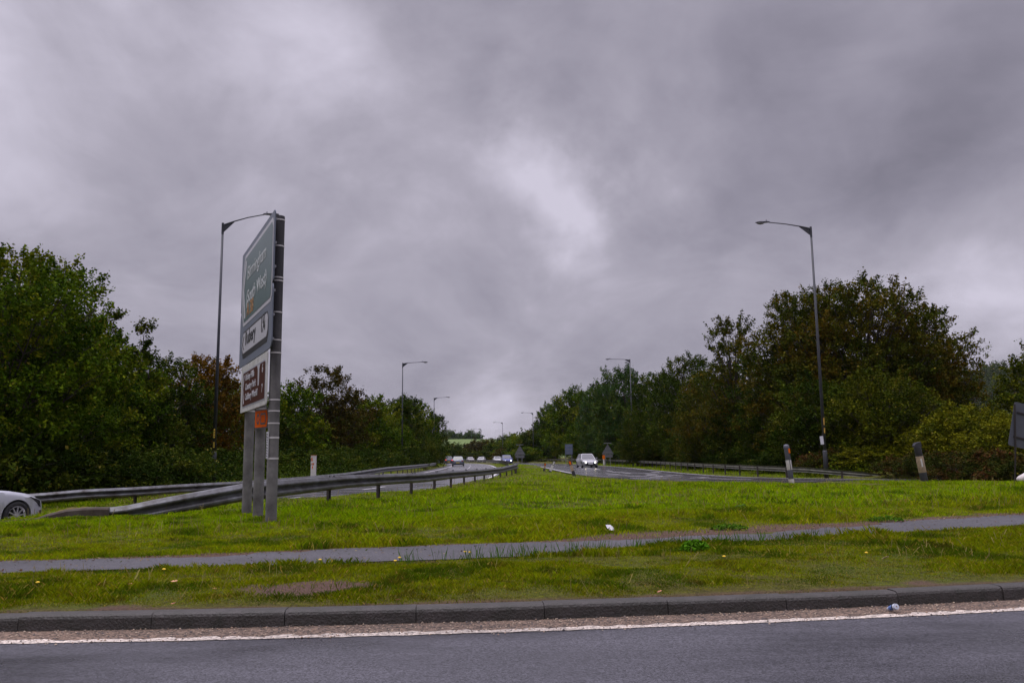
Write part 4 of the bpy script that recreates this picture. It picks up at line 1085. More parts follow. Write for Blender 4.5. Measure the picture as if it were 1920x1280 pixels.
def big_sign():
    P1 = Vector((-3.965, 13.75, 0)); e = Vector((-.443, .8965, 0)).normalized(); nrm = Vector((-e.y, e.x, 0))
    if nrm.y > 0: nrm = -nrm
    root = empty('road_sign', P1); tag(root, 'tall direction sign on three thick posts, seen nearly edge on', 'road sign')
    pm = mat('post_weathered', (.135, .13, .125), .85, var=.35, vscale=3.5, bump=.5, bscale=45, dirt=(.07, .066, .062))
    # upper length darkened: part rain soaked, part backlit shade painted in; streaky boundary
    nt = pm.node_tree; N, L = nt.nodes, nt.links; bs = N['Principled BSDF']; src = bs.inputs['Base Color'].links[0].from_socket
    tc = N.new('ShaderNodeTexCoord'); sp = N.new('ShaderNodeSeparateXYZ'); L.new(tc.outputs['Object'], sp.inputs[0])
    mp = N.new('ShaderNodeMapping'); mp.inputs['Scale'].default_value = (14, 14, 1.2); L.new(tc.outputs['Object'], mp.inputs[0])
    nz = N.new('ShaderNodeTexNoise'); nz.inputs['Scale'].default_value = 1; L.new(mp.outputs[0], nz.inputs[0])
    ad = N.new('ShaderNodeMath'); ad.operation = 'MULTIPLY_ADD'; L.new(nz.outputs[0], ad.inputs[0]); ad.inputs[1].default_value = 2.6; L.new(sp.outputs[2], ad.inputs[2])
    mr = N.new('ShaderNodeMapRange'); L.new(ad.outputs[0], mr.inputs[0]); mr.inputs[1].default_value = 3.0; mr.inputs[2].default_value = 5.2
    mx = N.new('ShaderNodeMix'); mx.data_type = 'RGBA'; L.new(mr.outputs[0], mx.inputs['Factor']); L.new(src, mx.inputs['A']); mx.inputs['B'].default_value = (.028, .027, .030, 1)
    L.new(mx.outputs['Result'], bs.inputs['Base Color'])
    bandm = mat('steel_band', (.55, .53, .52), .45, metal=.3)
    ptop = 0
    z0 = [gz(*(P1+e*k*1.27).xy) for k in range(3)]
    zt1 = at(523, 406, 13.75).z
    posts = []
    for k, top in enumerate((zt1, zt1-.05, zt1-.05)):
        p = e*(k*1.27)
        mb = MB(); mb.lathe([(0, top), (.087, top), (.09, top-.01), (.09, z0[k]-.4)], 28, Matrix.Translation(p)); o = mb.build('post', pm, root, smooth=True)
        try: o.data.set_sharp_from_angle(angle=math.radians(40))
        except Exception: pass
        posts.append(o)
    def band(k, z, w=.022):
        p = e*(k*1.27); mb = MB(); mb.lathe([(.09, z-w/2), (.0945, z-w/2), (.0945, z+w/2), (.09, z+w/2)], 28, Matrix.Translation(p)); mb.build('band', bandm, posts[k])
    for y in (412, 461, 520, 526, 585, 637, 661, 749, 770, 793, 820, 859): band(0, at(520, y, 13.70).z, .03 if y > 810 else .022)
    for y in (766, 741): band(1, at(488, y, 14.8).z)
    band(2, at(466, 771, 16.0).z)
    # frame of the boards: u runs towards the camera (reader's right), v is up, w out of the face
    off_ = .125
    O = nrm*off_
    M = Matrix(((-e.x, 0, nrm.x, O.x), (-e.y, 0, nrm.y, O.y), (0, 1, 0, 0), (0, 0, 0, 1)))
    def tof(px, z):
        best = None
        for i in range(-300, 900):
            t = i/150; q = P1+O+e*t
            dpx = abs(proj(q.x, q.y, z)[0]-px)
            if best is None or dpx < best[0]: best = (dpx, t)
        return best[1]
    def zof(t, py, px):
        q = P1+O+e*t; return at(px, py, q.y).z
    tn = tof(518.5, 5.4); tf = tof(457.5, 5.4); zt = (zof(tn, 391, 518)+zof(tf, 481, 458))/2
    zb = (zof(tn, 651, 508)+zof(tf, 691, 450))/2
    print('SIGN', tn, tf, zt, zb, zof(tn, 391, 518), zof(tf, 481, 458))
    grey = mat('board_grey', (.15, .17, .21), .45, var=.08, vscale=2, metal=.0, spec=.2)
    green = mat('board_green', (.065, .115, .112), .35, var=.1, vscale=2)
    white = mat('board_white', (.46, .46, .49), .4, var=.06, vscale=3)
    cream = mat('board_border_white', (.52, .52, .50), .5, var=.1, vscale=6, dirt=(.38, .38, .35))
    letw = mat('letter_grey', (.42, .45, .45), .5, var=.15, vscale=12)
    blk = mat('board_black', (.012, .012, .014), .4)
    amber = mat('board_amber', (.34, .17, .05), .5, var=.15)
    brn = mat('board_brown', (.060, .018, .010), .5, var=.1, vscale=3, spec=.1)
    orng = mat('diversion_orange', (.52, .085, .004), .6, spec=.05)
    u1, u0 = -tn, -tf
    W = u1-u0; H = zt-zb
    seam = zb+H*.475
    bd = MB().prism(rrect(u0, seam+.004, u1, zt, .05), M, 0, .02).prism(rrect(u0, zb, u1, seam-.004, .14), M, 0, .02).build('grey_board', grey, root)
    # stiffening rails behind the boards
    ml = mat('channel_metal', (.25, .25, .27), .5, metal=.6)
    mb = MB()
    for v in np.linspace(zb+.15, zt-.15, 6): mb.prism([(u0+.1, v-.02), (u1-.05, v-.02), (u1-.05, v+.02), (u0+.1, v+.02)], M, -.034, -.001)
    mb.build('back_channel', ml, root)
    m_ = .10
    gy0 = zb+H*.34
    MB().prism(flag(u0+m_, gy0, u1-m_*.6, zt-m_, .30, .1), M, .021, .024).build('panel_border', white, bd)
    MB().prism(flag(u0+m_+.1, gy0+.07, u1-m_*.6-.07, zt-m_-.07, .28, .07), M, .025, .028).build('green_panel', green, bd)
    MB().prism(chevron(u0+m_+.16, gy0+.14, zt-m_-.14, .26, .16), M, .0285, .031).build('arrow', white, bd)
    uu = u0+m_+.70
    TM = lambda u, v: M @ Matrix.Translation((u, v, .031))
    wl = W-1.0
    text_mesh('lettering', 'Birmingham', .36, TM(uu, zt-.66), letw, bd, bold=.006, sx=wl/2.12)
    text_mesh('lettering', '(South West)', .36, TM(uu-.05, zt-1.14), letw, bd, bold=.006, sx=wl/2.26)
    text_mesh('lettering', 'A 38', .36, TM(uu+.05, gy0+.14), amber, bd, bold=.008, sx=1.1)
    ry0, ry1 = zb+.14, gy0-.12
    MB().prism(flag(u0+.30, ry0, u1-.30, ry1, .2, .12), M, .021, .024).build('black_border', blk, bd)
    MB().prism(flag(u0+.34, ry0+.10, u1-.34, ry1-.035, .18, .1), M, .025, .028).build('white_panel', white, bd)
    MB().prism(chevron(u0+.41, ry0+.17, ry1-.10, .15, .08), M, .0285, .031).build('arrow', blk, bd)
    text_mesh('lettering', 'Rubery', .36, TM(u0+.78, ry0+.24), blk, bd, bold=.006, sx=1.15)
    text_mesh('lettering', '1', .38, TM(u1-1.02, ry0+.24), blk, bd, bold=.006)
    text_mesh('lettering', '¼', .42, TM(u1-.86, ry0+.24), blk, bd, bold=.006)
    # brown board
    tn2 = tof(502.5, 2.6); tf2 = tof(454.5, 2.6); a1, a0 = -tn2, -tf2
    bt = (zof(tn2, 656, 503)+zof(tf2, 691, 456))/2; bb = (zof(tn2, 756, 501)+zof(tf2, 776, 453))/2
    bd2 = MB().prism(rrect(a0, bb, a1, bt, .03, 2), M, .0, .022).build('white_board', cream, root)
    MB().prism(flag(a0+.15, bb+.085, a1-.10, bt-.12, .10, .04), M, .023, .026).build('grey_border', mat('border_grey', (.35, .36, .40), .4), bd2)
    MB().prism(flag(a0+.19, bb+.11, a1-.13, bt-.15, .10, .03), M, .027, .030).build('brown_panel', brn, bd2)
    MB().prism(chevron(a0+.24, bb+.15, bt-.19, .13, .09), M, .0305, .033).build('arrow', white, bd2)
    TM2 = lambda u, v: M @ Matrix.Translation((u, v, .033))
    hh = bt-bb; fs_ = hh*.19
    for i, s in enumerate(('Lickey Hills', 'Country Park', 'Cadbury World')):
        text_mesh('lettering', s, fs_, TM2(a0+.60, bb+hh*(.66-.21*i)), white, bd2, bold=.004, sx=(a1-a0)*.46/(fs_*.5*12)*1.0)
    MB().prism([(.0, 0), (.11, 0), (.13, .28), (.20, .36), (-.09, .36), (-.02, .28)], M @ Matrix.Translation((a1-.80, bb+hh*.42, 0)), .031, .034).build('pictogram', white, bd2)
    text_mesh('lettering', '6', fs_*1.15, TM2(a1-.40, bb+hh*.64), white, bd2, bold=.004)
    text_mesh('lettering', '7', fs_*1.15, TM2(a1-.40, bb+hh*.26), white, bd2, bold=.004)
    # small orange diversion plate on the middle post, facing a little towards the camera
    c = at(491.5, 785, 14.55)
    ang = math.radians(-35)
    dirv = Vector((.62, -.785, 0)).normalized(); nn = Vector((-.785, -.62, 0)).normalized()
    rel = c-P1
    M3 = Matrix(((dirv.x, 0, nn.x, rel.x), (dirv.y, 0, nn.y, rel.y), (0, 1, 0, c.z), (0, 0, 0, 1)))
    bo = MB().prism(rrect(-.32, -.17, .32, .17, .05), M3, 0, .012).build('diversion_plate', blk, root)
    MB().prism([(-.29, -.145), (.24, -.145), (.29, 0), (.24, .145), (-.29, .145)], M3, .013, .015).build('orange_face', orng, bo)
    mb = MB()
    for x0, y0, x1, y1 in ((-.03, .068, .15, .10), (-.03, -.10, .15, -.068), (-.035, -.068, -.005, .068)): mb.prism([(x0, y0), (x1, y0), (x1, y1), (x0, y1)], M3, .016, .018)
    mb.prism([(.15, -.1), (.18, -.1), (.225, 0), (.18, .1), (.15, .1), (.195, 0)], M3, .016, .018)
    for k in range(16):
        t0, t1 = 2*math.pi*k/16, 2*math.pi*(k+1)/16
        q = lambda t, r: (-.15+r*.062*math.cos(t), r*.1*math.sin(t))
        mb.prism([q(t0, .6), q(t0, 1), q(t1, 1), q(t1, .6)], M3, .016, .018)
    mb.build('symbol', blk, bo)
    # white vertical label on the near post
    zl0, zl1 = at(503, 859, 13.7).z, at(503, 809, 13.7).z
    a = Vector((-.80, -.60, 0)).normalized(); b = Vector((a.y*-1, a.x, 0)); 
    side = Vector((.60, -.80, 0)); rr = a*.096
    M4 = Matrix(((side.x, 0, a.x, rr.x), (side.y, 0, a.y, rr.y), (0, 1, 0, 0), (0, 0, 0, 1)))
    lb_ = MB().prism([(-.05, zl0), (.05, zl0), (.05, zl1), (-.05, zl1)], M4, -.002, .004).build('white_label', white, root)
    mb = MB(); g = random.Random(3); z = zl0+.03
    while z < zl1-.03:
        h = g.uniform(.02, .035); mb.prism([(-.03, z), (.03, z), (.03, z+h*.4), (-.01, z+h*.4), (-.01, z+h), (-.03, z+h)], M4, .0045, .006); z += h+.018
    mb.build('lettering', blk, lb_)
big_sign()

# ---------------------------------------------------------------- bollards and small posts
PB = mat('bollard_black', (.030, .030, .038), .55, var=.3, vscale=10)
PG = mat('bollard_grey', (.085, .09, .115), .5, var=.2, vscale=10)
PW = mat('bollard_white', (.60, .58, .56), .5, var=.25, vscale=12)
PTAN = mat('bollard_dirty_white', (.36, .27, .19), .7, var=.35, vscale=10)
PO = mat('reflector_orange', (.75, .16, .005), .5, spec=.1, emit=(.9, .25, .02), estr=0)
def bollard(px, by, py_top, z, lean_x, label, kind, w=.1, group='marker bollards on the grass'):
    p = gnd(px, by, z); z = gz(p.x, p.y)
    p = gnd(px, by, z); z = gz(p.x, p.y); p = gnd(px, by, z)
    H = at(px, py_top, p.y).z-z
    root = empty('bollard', (p.x, p.y, z)); root.rotation_euler = (0, lean_x, 0)
    tag(root, label, 'bollard', group)
    def seg(name, a, b, mt, r=w, r2=None): 
        mb = MB(); mb.lathe([(0, a), (r*.98, a), (r, a+.005), (r2 or r, b-.005), (0, b)], 20); return mb.build(name, mt, root, smooth=False)
    def seg_s(*a, **k):
        o = seg(*a, **k); o.data.polygons.foreach_set('use_smooth', [True]*len(o.data.polygons))
        try: o.data.set_sharp_from_angle(angle=math.radians(40))
        except Exception: pass
        return o
    if kind == 'round':
        seg_s('base_ring', -.2, H*.08, PW, w*1.02); seg_s('lower_sleeve', H*.08, H*.32, PG)
        b = seg_s('white_band', H*.32, H*.58, PW, w*1.03)
        mb = MB(); mb.box((.01, -w*1.04, H*.45), (.022, .01, H*.26)); mb.build('dark_gap', PB, root)
        seg_s('upper_sleeve', H*.58, H*.86, PG)
        mb = MB(); mb.lathe([(w*1.02, H*.86), (w*1.12, H*.9), (w*1.05, H*.95), (w*.75, H*.99), (0, H)], 20); mb.build('cap', PG, root, smooth=True)
        mb = MB(); mb.box((w*.62, -w*.86, H*.82), (.09, .02, H*.12), Matrix.Rotation(.6, 3, 'Z')); mb.build('reflector', PO, root)
    if kind == 'slab':
        seg_s('lower_sleeve', -.2, H*.26, PB); seg_s('dirty_band', H*.26, H*.66, PTAN, w*1.03); seg_s('upper_sleeve', H*.66, H*.88, PB, w*.98, w*.95)
        mb = MB(); mb.prism([(-w*.95, H*.88), (w*.9, H*.88), (w*.9, H*1.0), (-w*.5, H*.985), (-w*1.0, H*.93)], Matrix(((1, 0, 0, 0), (0, 0, 1, 0), (0, 1, 0, 0), (0, 0, 0, 1))), -w*.8, w*.8); mb.build('cap', PB, root)
        mb = MB(); mb.box((-.02, -w*1.04, H*.5), (.05, .012, H*.2)); mb.build('torn_label', PW, root)
    if kind == 'flat':   # flat verge marker with an amber reflector near the top
        def fb(name, a, b, mt, ww=w, t=.05):
            return MB().prism([(-ww, a), (ww, a), (ww, b), (-ww, b)], Matrix(((1, 0, 0, 0), (0, 0, 1, 0), (0, 1, 0, 0), (0, 0, 0, 1))), -t, t).build(name, mt, root)
        fb('lower_sleeve', -.15, H*.34, PB); fb('pale_band', H*.34, H*.72, PTAN, w*.96, .048)
        fb('upper_sleeve', H*.72, H, PB)
        mb = MB(); mb.prism(rrect(-w*.6, H*.76, w*.6, H*.97, .015), Matrix(((1, 0, 0, 0), (0, 0, 1, 0), (0, 1, 0, 0), (0, 0, 0, 1))), -.06, -.051); mb.build('reflector', PO, root)
    if kind == 'frame':
        def fb(name, a, b, mt, ww=w, t=.04): return MB().prism([(-ww, a), (ww, a), (ww, b), (-ww, b)], Matrix(((1, 0, 0, 0), (0, 0, 1, 0), (0, 1, 0, 0), (0, 0, 0, 1))), -t, t).build(name, mt, root)
        fb('lower_sleeve', -.15, H*.12, PB, w*1.4); fb('white_band', H*.12, H*.62, PW, w*.95); fb('upper_sleeve', H*.62, H, PB)
        mb = MB(); mb.prism(rrect(-w*.65, H*.67, w*.65, H*.95, .02), Matrix(((1, 0, 0, 0), (0, 0, 1, 0), (0, 1, 0, 0), (0, 0, 0, 1))), -.05, -.041); mb.build('reflector', PW, root)
    return root
bollard(1484, 903, 832, .25, -.09, 'upright grey and white striped bollard near the right rail end', 'round', .105)
bollard(1734, 905, 828, .25, -.13, 'leaning black and dirty white bollard in front of the brambles', 'slab', .12)
bollard(1077, 892, 862, .2, -.31, 'flat bollard with an orange reflector leaning to the left by the silver car', 'flat', .09)
bollard(1020, 883, 868, .2, .17, 'small flat bollard with an orange reflector beside the leaning white one', 'flat', .085)
bollard(1031, 885, 862, .2, .42, 'small white framed bollard knocked over to the right at the island edge', 'frame', .085)
def white_post():
    p = at(587.5, 892, 40); z = gz(p.x, p.y); H = at(587.5, 854, 40).z-z
    root = empty('marker_post', (p.x, p.y, z)); tag(root, 'square white marker post with orange characters behind the steel rail', 'marker post')
    w = mat('marker_white', (.60, .57, .56), .5, var=.12, vscale=8)
    MB().box((0, 0, H/2-.1), (.23, .18, H+.2)).build('post', w, root, bevel=.008)
    mb = MB(); mb.box((0, 0, H+.02), (.25, .2, .03)); mb.build('cap', mat('marker_cap', (.35, .15, .08), .6), root)
    mb = MB(); yy = -.093
    for a, b, c_, d_ in [(-.06, H-.10, .07, .03), (-.06, H-.17, .07, .03), (-.06, H-.24, .07, .03), (-.08, H-.17, .03, .16), (-.035, H-.2, .03, .09), (-.02, H-.36, .12, .03), (-.02, H-.42, .12, .03), (-.06, H-.39, .03, .09), (.02, H-.39, .03, .09),
                         (-.03, H-.53, .05, .07), (-.03, H-.60, .025, .06)]: mb.box((a, yy, b), (c_, .006, d_))
    mb.build('characters', PO, root)
white_post()
# ---------------------------------------------------------------- road sign backs in the distance
def tri_sign(px, by, ty, d, label):
    p = at(px, by, d); z = gz(p.x, p.y); H = at(px, ty, d).z-z
    root = empty('warning_sign', (p.x, p.y, z)); tag(root, label, 'road sign', 'triangular sign backs with a lamp bar on top')
    g_ = mat('sign_back_grey', (.125, .13, .14), .55, metal=.2, var=.15, vscale=3); pg = mat('sign_pole_grey', (.22, .22, .23), .5, metal=.3)
    for sx in (-.32, .32): MB().tube([(sx, .06, -.2), (sx, .06, H*.78)], .045, 8).build('pole', pg, root)
    F = Matrix(((1, 0, 0, 0), (0, 0, 1, 0), (0, 1, 0, 0), (0, 0, 0, 1))); S = H*.27
    tri = [(-S, H*.50), (S, H*.50), (S*.08, H*.92), (-S*.08, H*.92)]
    t = MB().prism(tri, F, 0, .02).build('triangle_panel', g_, root)
    MB().prism([(-S*.8, H*.36), (S*.8, H*.36), (S*.8, H*.48), (-S*.8, H*.48)], F, 0, .02).build('lower_plate', g_, root)
    mb = MB()
    for hz, hw in ((.58, .75), (.74, .42)): mb.box((0, -.02, H*hz), (2*S*hw, .02, .06))
    mb.build('stiffener', pg, t)
    MB().tube([(0, 0, H*.90), (0, 0, H*.985)], .03, 6).box((0, -.05, H*.99), (S*1.25, .16, .09)).build('lamp_bar', pg, root)
tri_sign(975, 867, 833, 128, 'triangular road sign back at the tip of the grass island')
tri_sign(1140, 866, 830, 116, 'triangular road sign back behind the rail right of the silver car')
def square_back():
    p = at(1067, 864, 112); z = gz(p.x, p.y); H = at(1067, 832, 112).z-z
    root = empty('direction_sign', (p.x, p.y, z)); tag(root, 'blue grey rectangular sign board seen from behind, left of the silver car', 'road sign')
    g_ = mat('sign_back_blue', (.10, .13, .19), .5, var=.2, vscale=3); pg = MATS['sign_pole_grey']
    for sx in (-.42, .38): MB().tube([(sx, .06, -.2), (sx, .06, H*.95)], .04, 8).build('pole', pg, root)
    b = MB().box((0, 0, H*.76), (1.0, .03, H*.46)).build('board', g_, root)
    mb = MB()
    for h in (.60, .76, .92): mb.box((0, -.025, H*h), (.96, .02, .05))
    mb.build('stiffener', pg, b)
square_back()
def orange_lamp():
    p = at(1132, 860, 112); z = gz(p.x, p.y)
    root = empty('delineator', (p.x, p.y, z)); tag(root, 'small orange and white delineator behind the rail beside the triangular sign', 'delineator')
    F = Matrix(((1, 0, 0, 0), (0, 0, 1, 0), (0, 1, 0, 0), (0, 0, 0, 1)))
    MB().box((0, 0, .45), (.2, .08, 1.0)).build('post', PW, root)
    MB().prism(rrect(-.17, .85, .17, 1.35, .06), F, -.05, .05).build('orange_head', PO, root)
orange_lamp()
def grey_board():
    p = gnd(1901, 906, .32); z = gz(p.x, p.y); p = gnd(1901, 906, z)
    root = empty('temporary_sign', (p.x, p.y, z)); tag(root, 'grey temporary signboard leaning on dark legs at the right picture edge', 'road sign')
    H0 = at(1893, 834, p.y).z-z; H1 = at(1905, 750, p.y).z-z
    gm = mat('board_back_grey', (.075, .08, .10), .55, var=.12, vscale=4); lg = mat('sign_leg_dark', (.02, .015, .014), .6)
    K = (at(1903, 750, p.y)-at(1890, 834, p.y)); lean = math.atan2(K.x, K.z)
    xl = at(1890, 834, p.y).x-p.x
    F = Matrix(((1, 0, 0, xl), (0, 0, 1, 0), (0, 1, 0, H0), (0, 0, 0, 1))) @ Matrix.Rotation(-lean, 4, 'Z')
    b = MB().prism(rrect(0, 0, 1.0, H1-H0, .07), F, 0, .012).build('board', gm, root)
    MB().tube([(0, -.03, -.1), (.15, -.03, H0), (.25, -.03, H1*.95)], .028, 8).build('leg', lg, root)
    MB().tube([(.95, .5, -.1), (.9, .1, H0), (.8, -.03, H1*.9)], .022, 8).build('leg', lg, root)
    mb = MB()
    for h in (.2, .75): mb.prism([(.12, (H1-H0)*h), (.9, (H1-H0)*h), (.9, (H1-H0)*h+.05), (.12, (H1-H0)*h+.05)], F, -.035, -.001)
    mb.build('crossbar', lg, b)
    q = gnd(1922, 903, z); zq = gz(q.x, q.y)
    w = mat('sack_white', (.55, .50, .48), .7, var=.1, bump=.4, bscale=20)
    mb = MB(); vs = []; k = 14; sec = [(-.26, .05), (-.18, .13), (-.05, .16), (.1, .17), (.22, .13), (.28, .04)]
    for s, r in sec:
        for j in range(k):
            t = 2*math.pi*j/k; vs.append((s, r*1.0*math.cos(t), .15+r*.95*math.sin(t)+.06*math.sin(s*9)))
    fs = [(i*k+j, i*k+(j+1) % k, (i+1)*k+(j+1) % k, (i+1)*k+j) for i in range(len(sec)-1) for j in range(k)]+[tuple(range(k)), tuple((len(sec)-1)*k+j for j in range(k))]
    o = mb.add(vs, fs).build('sandbag', w, None, smooth=True); o.location = (q.x, q.y, zq); tag(o, 'white sandbag lying at the foot of the grey signboard', 'sandbag')
grey_board()

# ---------------------------------------------------------------- cars
TYRE = mat('tyre', (.012, .012, .013), .8); RIM = mat('alloy', (.45, .45, .48), .3, metal=.8); CGL = mat('car_glass', (.015, .018, .022), .06, spec=.9)
TRIM = mat('car_black_trim', (.01, .01, .011), .5); CHR = mat('lamp_chrome', (.55, .57, .6), .12, metal=.6); LENS = mat('lamp_clear', (.30, .32, .36), .08, spec=.8)
LON = mat('headlight_on', (.9, .85, .75), .3, emit=(1, .86, .62), estr=22); LONW = mat('headlight_on_white', (.9, .9, .9), .3, emit=(.9, .97, 1), estr=22)
RED = mat('tail_lens', (.30, .008, .008), .25); REDON = mat('tail_on', (.6, .01, .01), .3, emit=(1, .03, .02), estr=3)
PLW = mat('plate_white', (.7, .7, .68), .5); PLY = mat('plate_yellow', (.65, .5, .05), .5)
def car(label, loc, ang, paint, head=None, tail=False, L=4.2, Wd=.89, H=1.46, group='cars on the road', detail=False):
    root = empty('car', loc, ang); tag(root, label, 'car', group)
    h = L/2; xf, xr = h-.80, -h+.80; RW = .37; wr = .325
    def ztop(x):
        pts = [(-h, .60), (-h+.05, .80), (-h+.14, .93), (-h+.5, .97), (-.3, .93), (h-1.25, .93), (h-.95, .90), (h-.55, .83), (h-.28, .75), (h-.1, .62), (h-.02, .50), (h, .45)]
        return float(np.interp(x, [p[0] for p in pts], [p[1] for p in pts]))*H/1.46
    def hw(x):
        t = abs(x)/h; f = 1-.05*t**2-.24*max(0, (t-.80)/.20)**2.2
        return Wd*f
    def arch(x):
        z = 0
        for c in (xf, xr):
            if abs(x-c) < RW: z = max(z, wr+math.sqrt(RW*RW-(x-c)**2))
        return z
    xs = sorted(set([round(v, 3) for v in np.linspace(-h, h, 44)]+[round(c+RW*math.cos(t), 3) for c in (xf, xr) for t in np.linspace(0, math.pi, 17)]+[h-.02, h-.06, -h+.03]))
    ring = None; vs = []; k = 13
    for x in xs:
        w = hw(x); zt = ztop(x); zb = .19 if abs(x) < h-.15 else .24; a = arch(x)
        P = [(0, zb), (w*.80, zb), (w*.965, zb+.05), (w*.985, .36), (w, .52), (w*.992, zt*.5+.32), (w*.95, zt-.055), (w*.88, zt-.012), (w*.6, zt+.012), (0, zt+.022)]
        P = [(py, min(max(pz, a if py > w*.55 else pz), zt-.001*(9-i)) if i < 9 else pz) for i, (py, pz) in enumerate(P)]
        full = P+[(-py, pz) for py, pz in P[1:-1][::-1]]; k = len(full)
        vs += [(x, py, pz) for py, pz in full]
    n = len(xs); fs = [(i*k+j, i*k+(j+1) % k, (i+1)*k+(j+1) % k, (i+1)*k+j) for i in range(n-1) for j in range(k)]+[tuple(range(k)), tuple((n-1)*k+j for j in range(k))]
    mb = MB(); mb.add(vs, fs)
    # greenhouse in body colour
    zb = .92*H/1.46; zt = H
    gx = [(-h+.22, h-1.22), (-h+.62, h-1.95)]
    def gv(t, s, u):   # u 0 rear 1 front, s side, t 0 base 1 roof
        xx = (gx[0][0]*(1-t)+gx[1][0]*t)*(1-u)+(gx[0][1]*(1-t)+gx[1][1]*t)*u
        return Vector((xx, s*(Wd*.87*(1-t)+Wd*.68*t), zb*(1-t)+(zt-.03)*t))
    G = [gv(0, -1, 0), gv(0, -1, 1), gv(0, 1, 1), gv(0, 1, 0), gv(1, -1, 0), gv(1, -1, 1), gv(1, 1, 1), gv(1, 1, 0)]
    cx = [Vector((v.x*.93+(-.02), v.y*.86, zt)) for v in G[4:]]
    mb.add(G+cx, [(0, 3, 2, 1), (0, 1, 5, 4), (1, 2, 6, 5), (2, 3, 7, 6), (3, 0, 4, 7), (4, 5, 9, 8), (5, 6, 10, 9), (6, 7, 11, 10), (7, 4, 8, 11), (8, 9, 10, 11)])
    body = mb.build('body', paint, root, smooth=True)
    try: body.data.set_sharp_from_angle(angle=math.radians(32))
    except Exception: pass
    def pane(name, quad, inset, par=root):
        c = sum(quad, Vector())/4; nn = (quad[1]-quad[0]).cross(quad[2]-quad[0]).normalized()
        if nn.dot(c-Vector((0, 0, .9))) < 0: nn = -nn
        q = [v.lerp(c, inset)+nn*.004 for v in quad]; q2 = [v+nn*.008 for v in q]
        MB().add(q+q2, [(3, 2, 1, 0), (4, 5, 6, 7), (0, 1, 5, 4), (1, 2, 6, 5), (2, 3, 7, 6), (3, 0, 4, 7)]).build(name, CGL, par)
    pane('windscreen', [G[1], G[2], G[6], G[5]], .09); pane('rear_window', [G[3], G[0], G[4], G[7]], .14)
    for a, b, c, d in ((0, 1, 5, 4), (3, 2, 6, 7)):
        A, B, Cc, D = G[a], G[b], G[c], G[d]; m0 = A.lerp(B, .5); m1 = D.lerp(Cc, .5)
        pane('side_window', [A, m0, m1, D], .11); pane('side_window', [m0, B, Cc, m1], .11)
    for xc in (xf, xr):
        for s in (-1, 1):
            M = Matrix.Translation((xc, s*(Wd-.10), wr)) @ Matrix.Rotation(-s*math.pi/2, 4, 'X')
            ty = MB().lathe([(.215, -.09), (.30, -.10), (.32, -.07), (.325, 0), (.32, .07), (.30, .095), (.225, .09), (.215, .06)], 32, M).build('wheel', TYRE, root, smooth=True)
            mb = MB(); mb.lathe([(.19, .055), (.22, .085), (.228, .088), (.222, .06), (.20, .03)], 32, M); mb.lathe([(0, .085), (.035, .082), (.05, .06), (.05, .02)], 16, M)
            for q in range(10):
                t = 2*math.pi*q/10+.15; R_ = M @ Matrix.Rotation(t, 4, 'Z')
                mb.add([R_ @ Vector(v) for v in [(.03, -.017, .078), (.205, -.012, .07), (.205, .012, .07), (.03, .017, .078), (.03, -.022, .05), (.205, -.016, .045), (.205, .016, .045), (.03, .022, .05)]],
                       [(0, 1, 2, 3), (0, 4, 5, 1), (2, 6, 7, 3), (4, 7, 6, 5), (0, 3, 7, 4), (1, 5, 6, 2)])
            mb.build('rim', RIM, ty)
            MB().lathe([(0, -.02), (.215, -.02)], 24, M).build('brake_disc', TRIM, ty)
    # lamps: patches lying just proud of the body's skin
    for s in (-1, 1):
        def skin(x, v):  # v 0 top .. 1 lower
            w = hw(x); zt_ = ztop(x); return Vector((x, s*w*(.95+.035*v), (zt_-.06)*(1-v)+(zt_*.5+.22)*v))
        A = [Vector((h-.50, s*hw(h-.5)*1.0, ztop(h-.5)-.075)), Vector((h-.24, s*hw(h-.24)*1.0, ztop(h-.24)-.075)), Vector((h-.05, s*(hw(h)*.80), .60*H/1.46)), Vector((h+.01, s*hw(h)*.50, .58*H/1.46)),
             Vector((h+.012, s*hw(h)*.52, .48*H/1.46)), Vector((h-.03, s*hw(h)*.95, .47*H/1.46)), Vector((h-.20, s*(hw(h-.2)*1.0), .50*H/1.46))]
        c = sum(A, Vector())/len(A); off2 = Vector((.025, s*.018, 0))
        mm = LENS
        B = [v+off2 for v in A]; Ain = [v.lerp(c, .05)-Vector((.1, s*.08, 0)) for v in A]; k2 = len(A)
        if detail:
            fr = MB().add(Ain+B, [tuple(range(k2))[::-1], tuple(range(k2, 2*k2))]+[(j, (j+1) % k2, k2+(j+1) % k2, k2+j) for j in range(k2)]).build('headlight', TRIM, root)
            B1 = [v.lerp(c+off2, .10)+Vector((.008, s*.006, 0)) for v in B]; B0 = [v-Vector((.02, s*.02, 0)) for v in B1]
            MB().add(B0+B1, [tuple(range(k2))[::-1], tuple(range(k2, 2*k2))]+[(j, (j+1) % k2, k2+(j+1) % k2, k2+j) for j in range(k2)]).build('lens', LENS, fr)
        else:
            MB().add(Ain+B, [tuple(range(k2))[::-1], tuple(range(k2, 2*k2))]+[(j, (j+1) % k2, k2+(j+1) % k2, k2+j) for j in range(k2)]).build('headlight', LENS, root)
            if head:
                MB().lathe([(0, .03), (.05, .02), (.06, -.02)], 12, Matrix.Translation((h-.02, s*hw(h)*.80, .545*H/1.46)) @ Matrix.Rotation(math.pi/2, 4, 'Y')).build('lit_bulb', head, root, smooth=True)
        # tail lamp
        T = MB().box((-h+.07, s*(hw(-h+.1)*.86), .78*H/1.46), (.16, .22, .17)); T.build('taillight', REDON if tail else RED, root, bevel=.02)
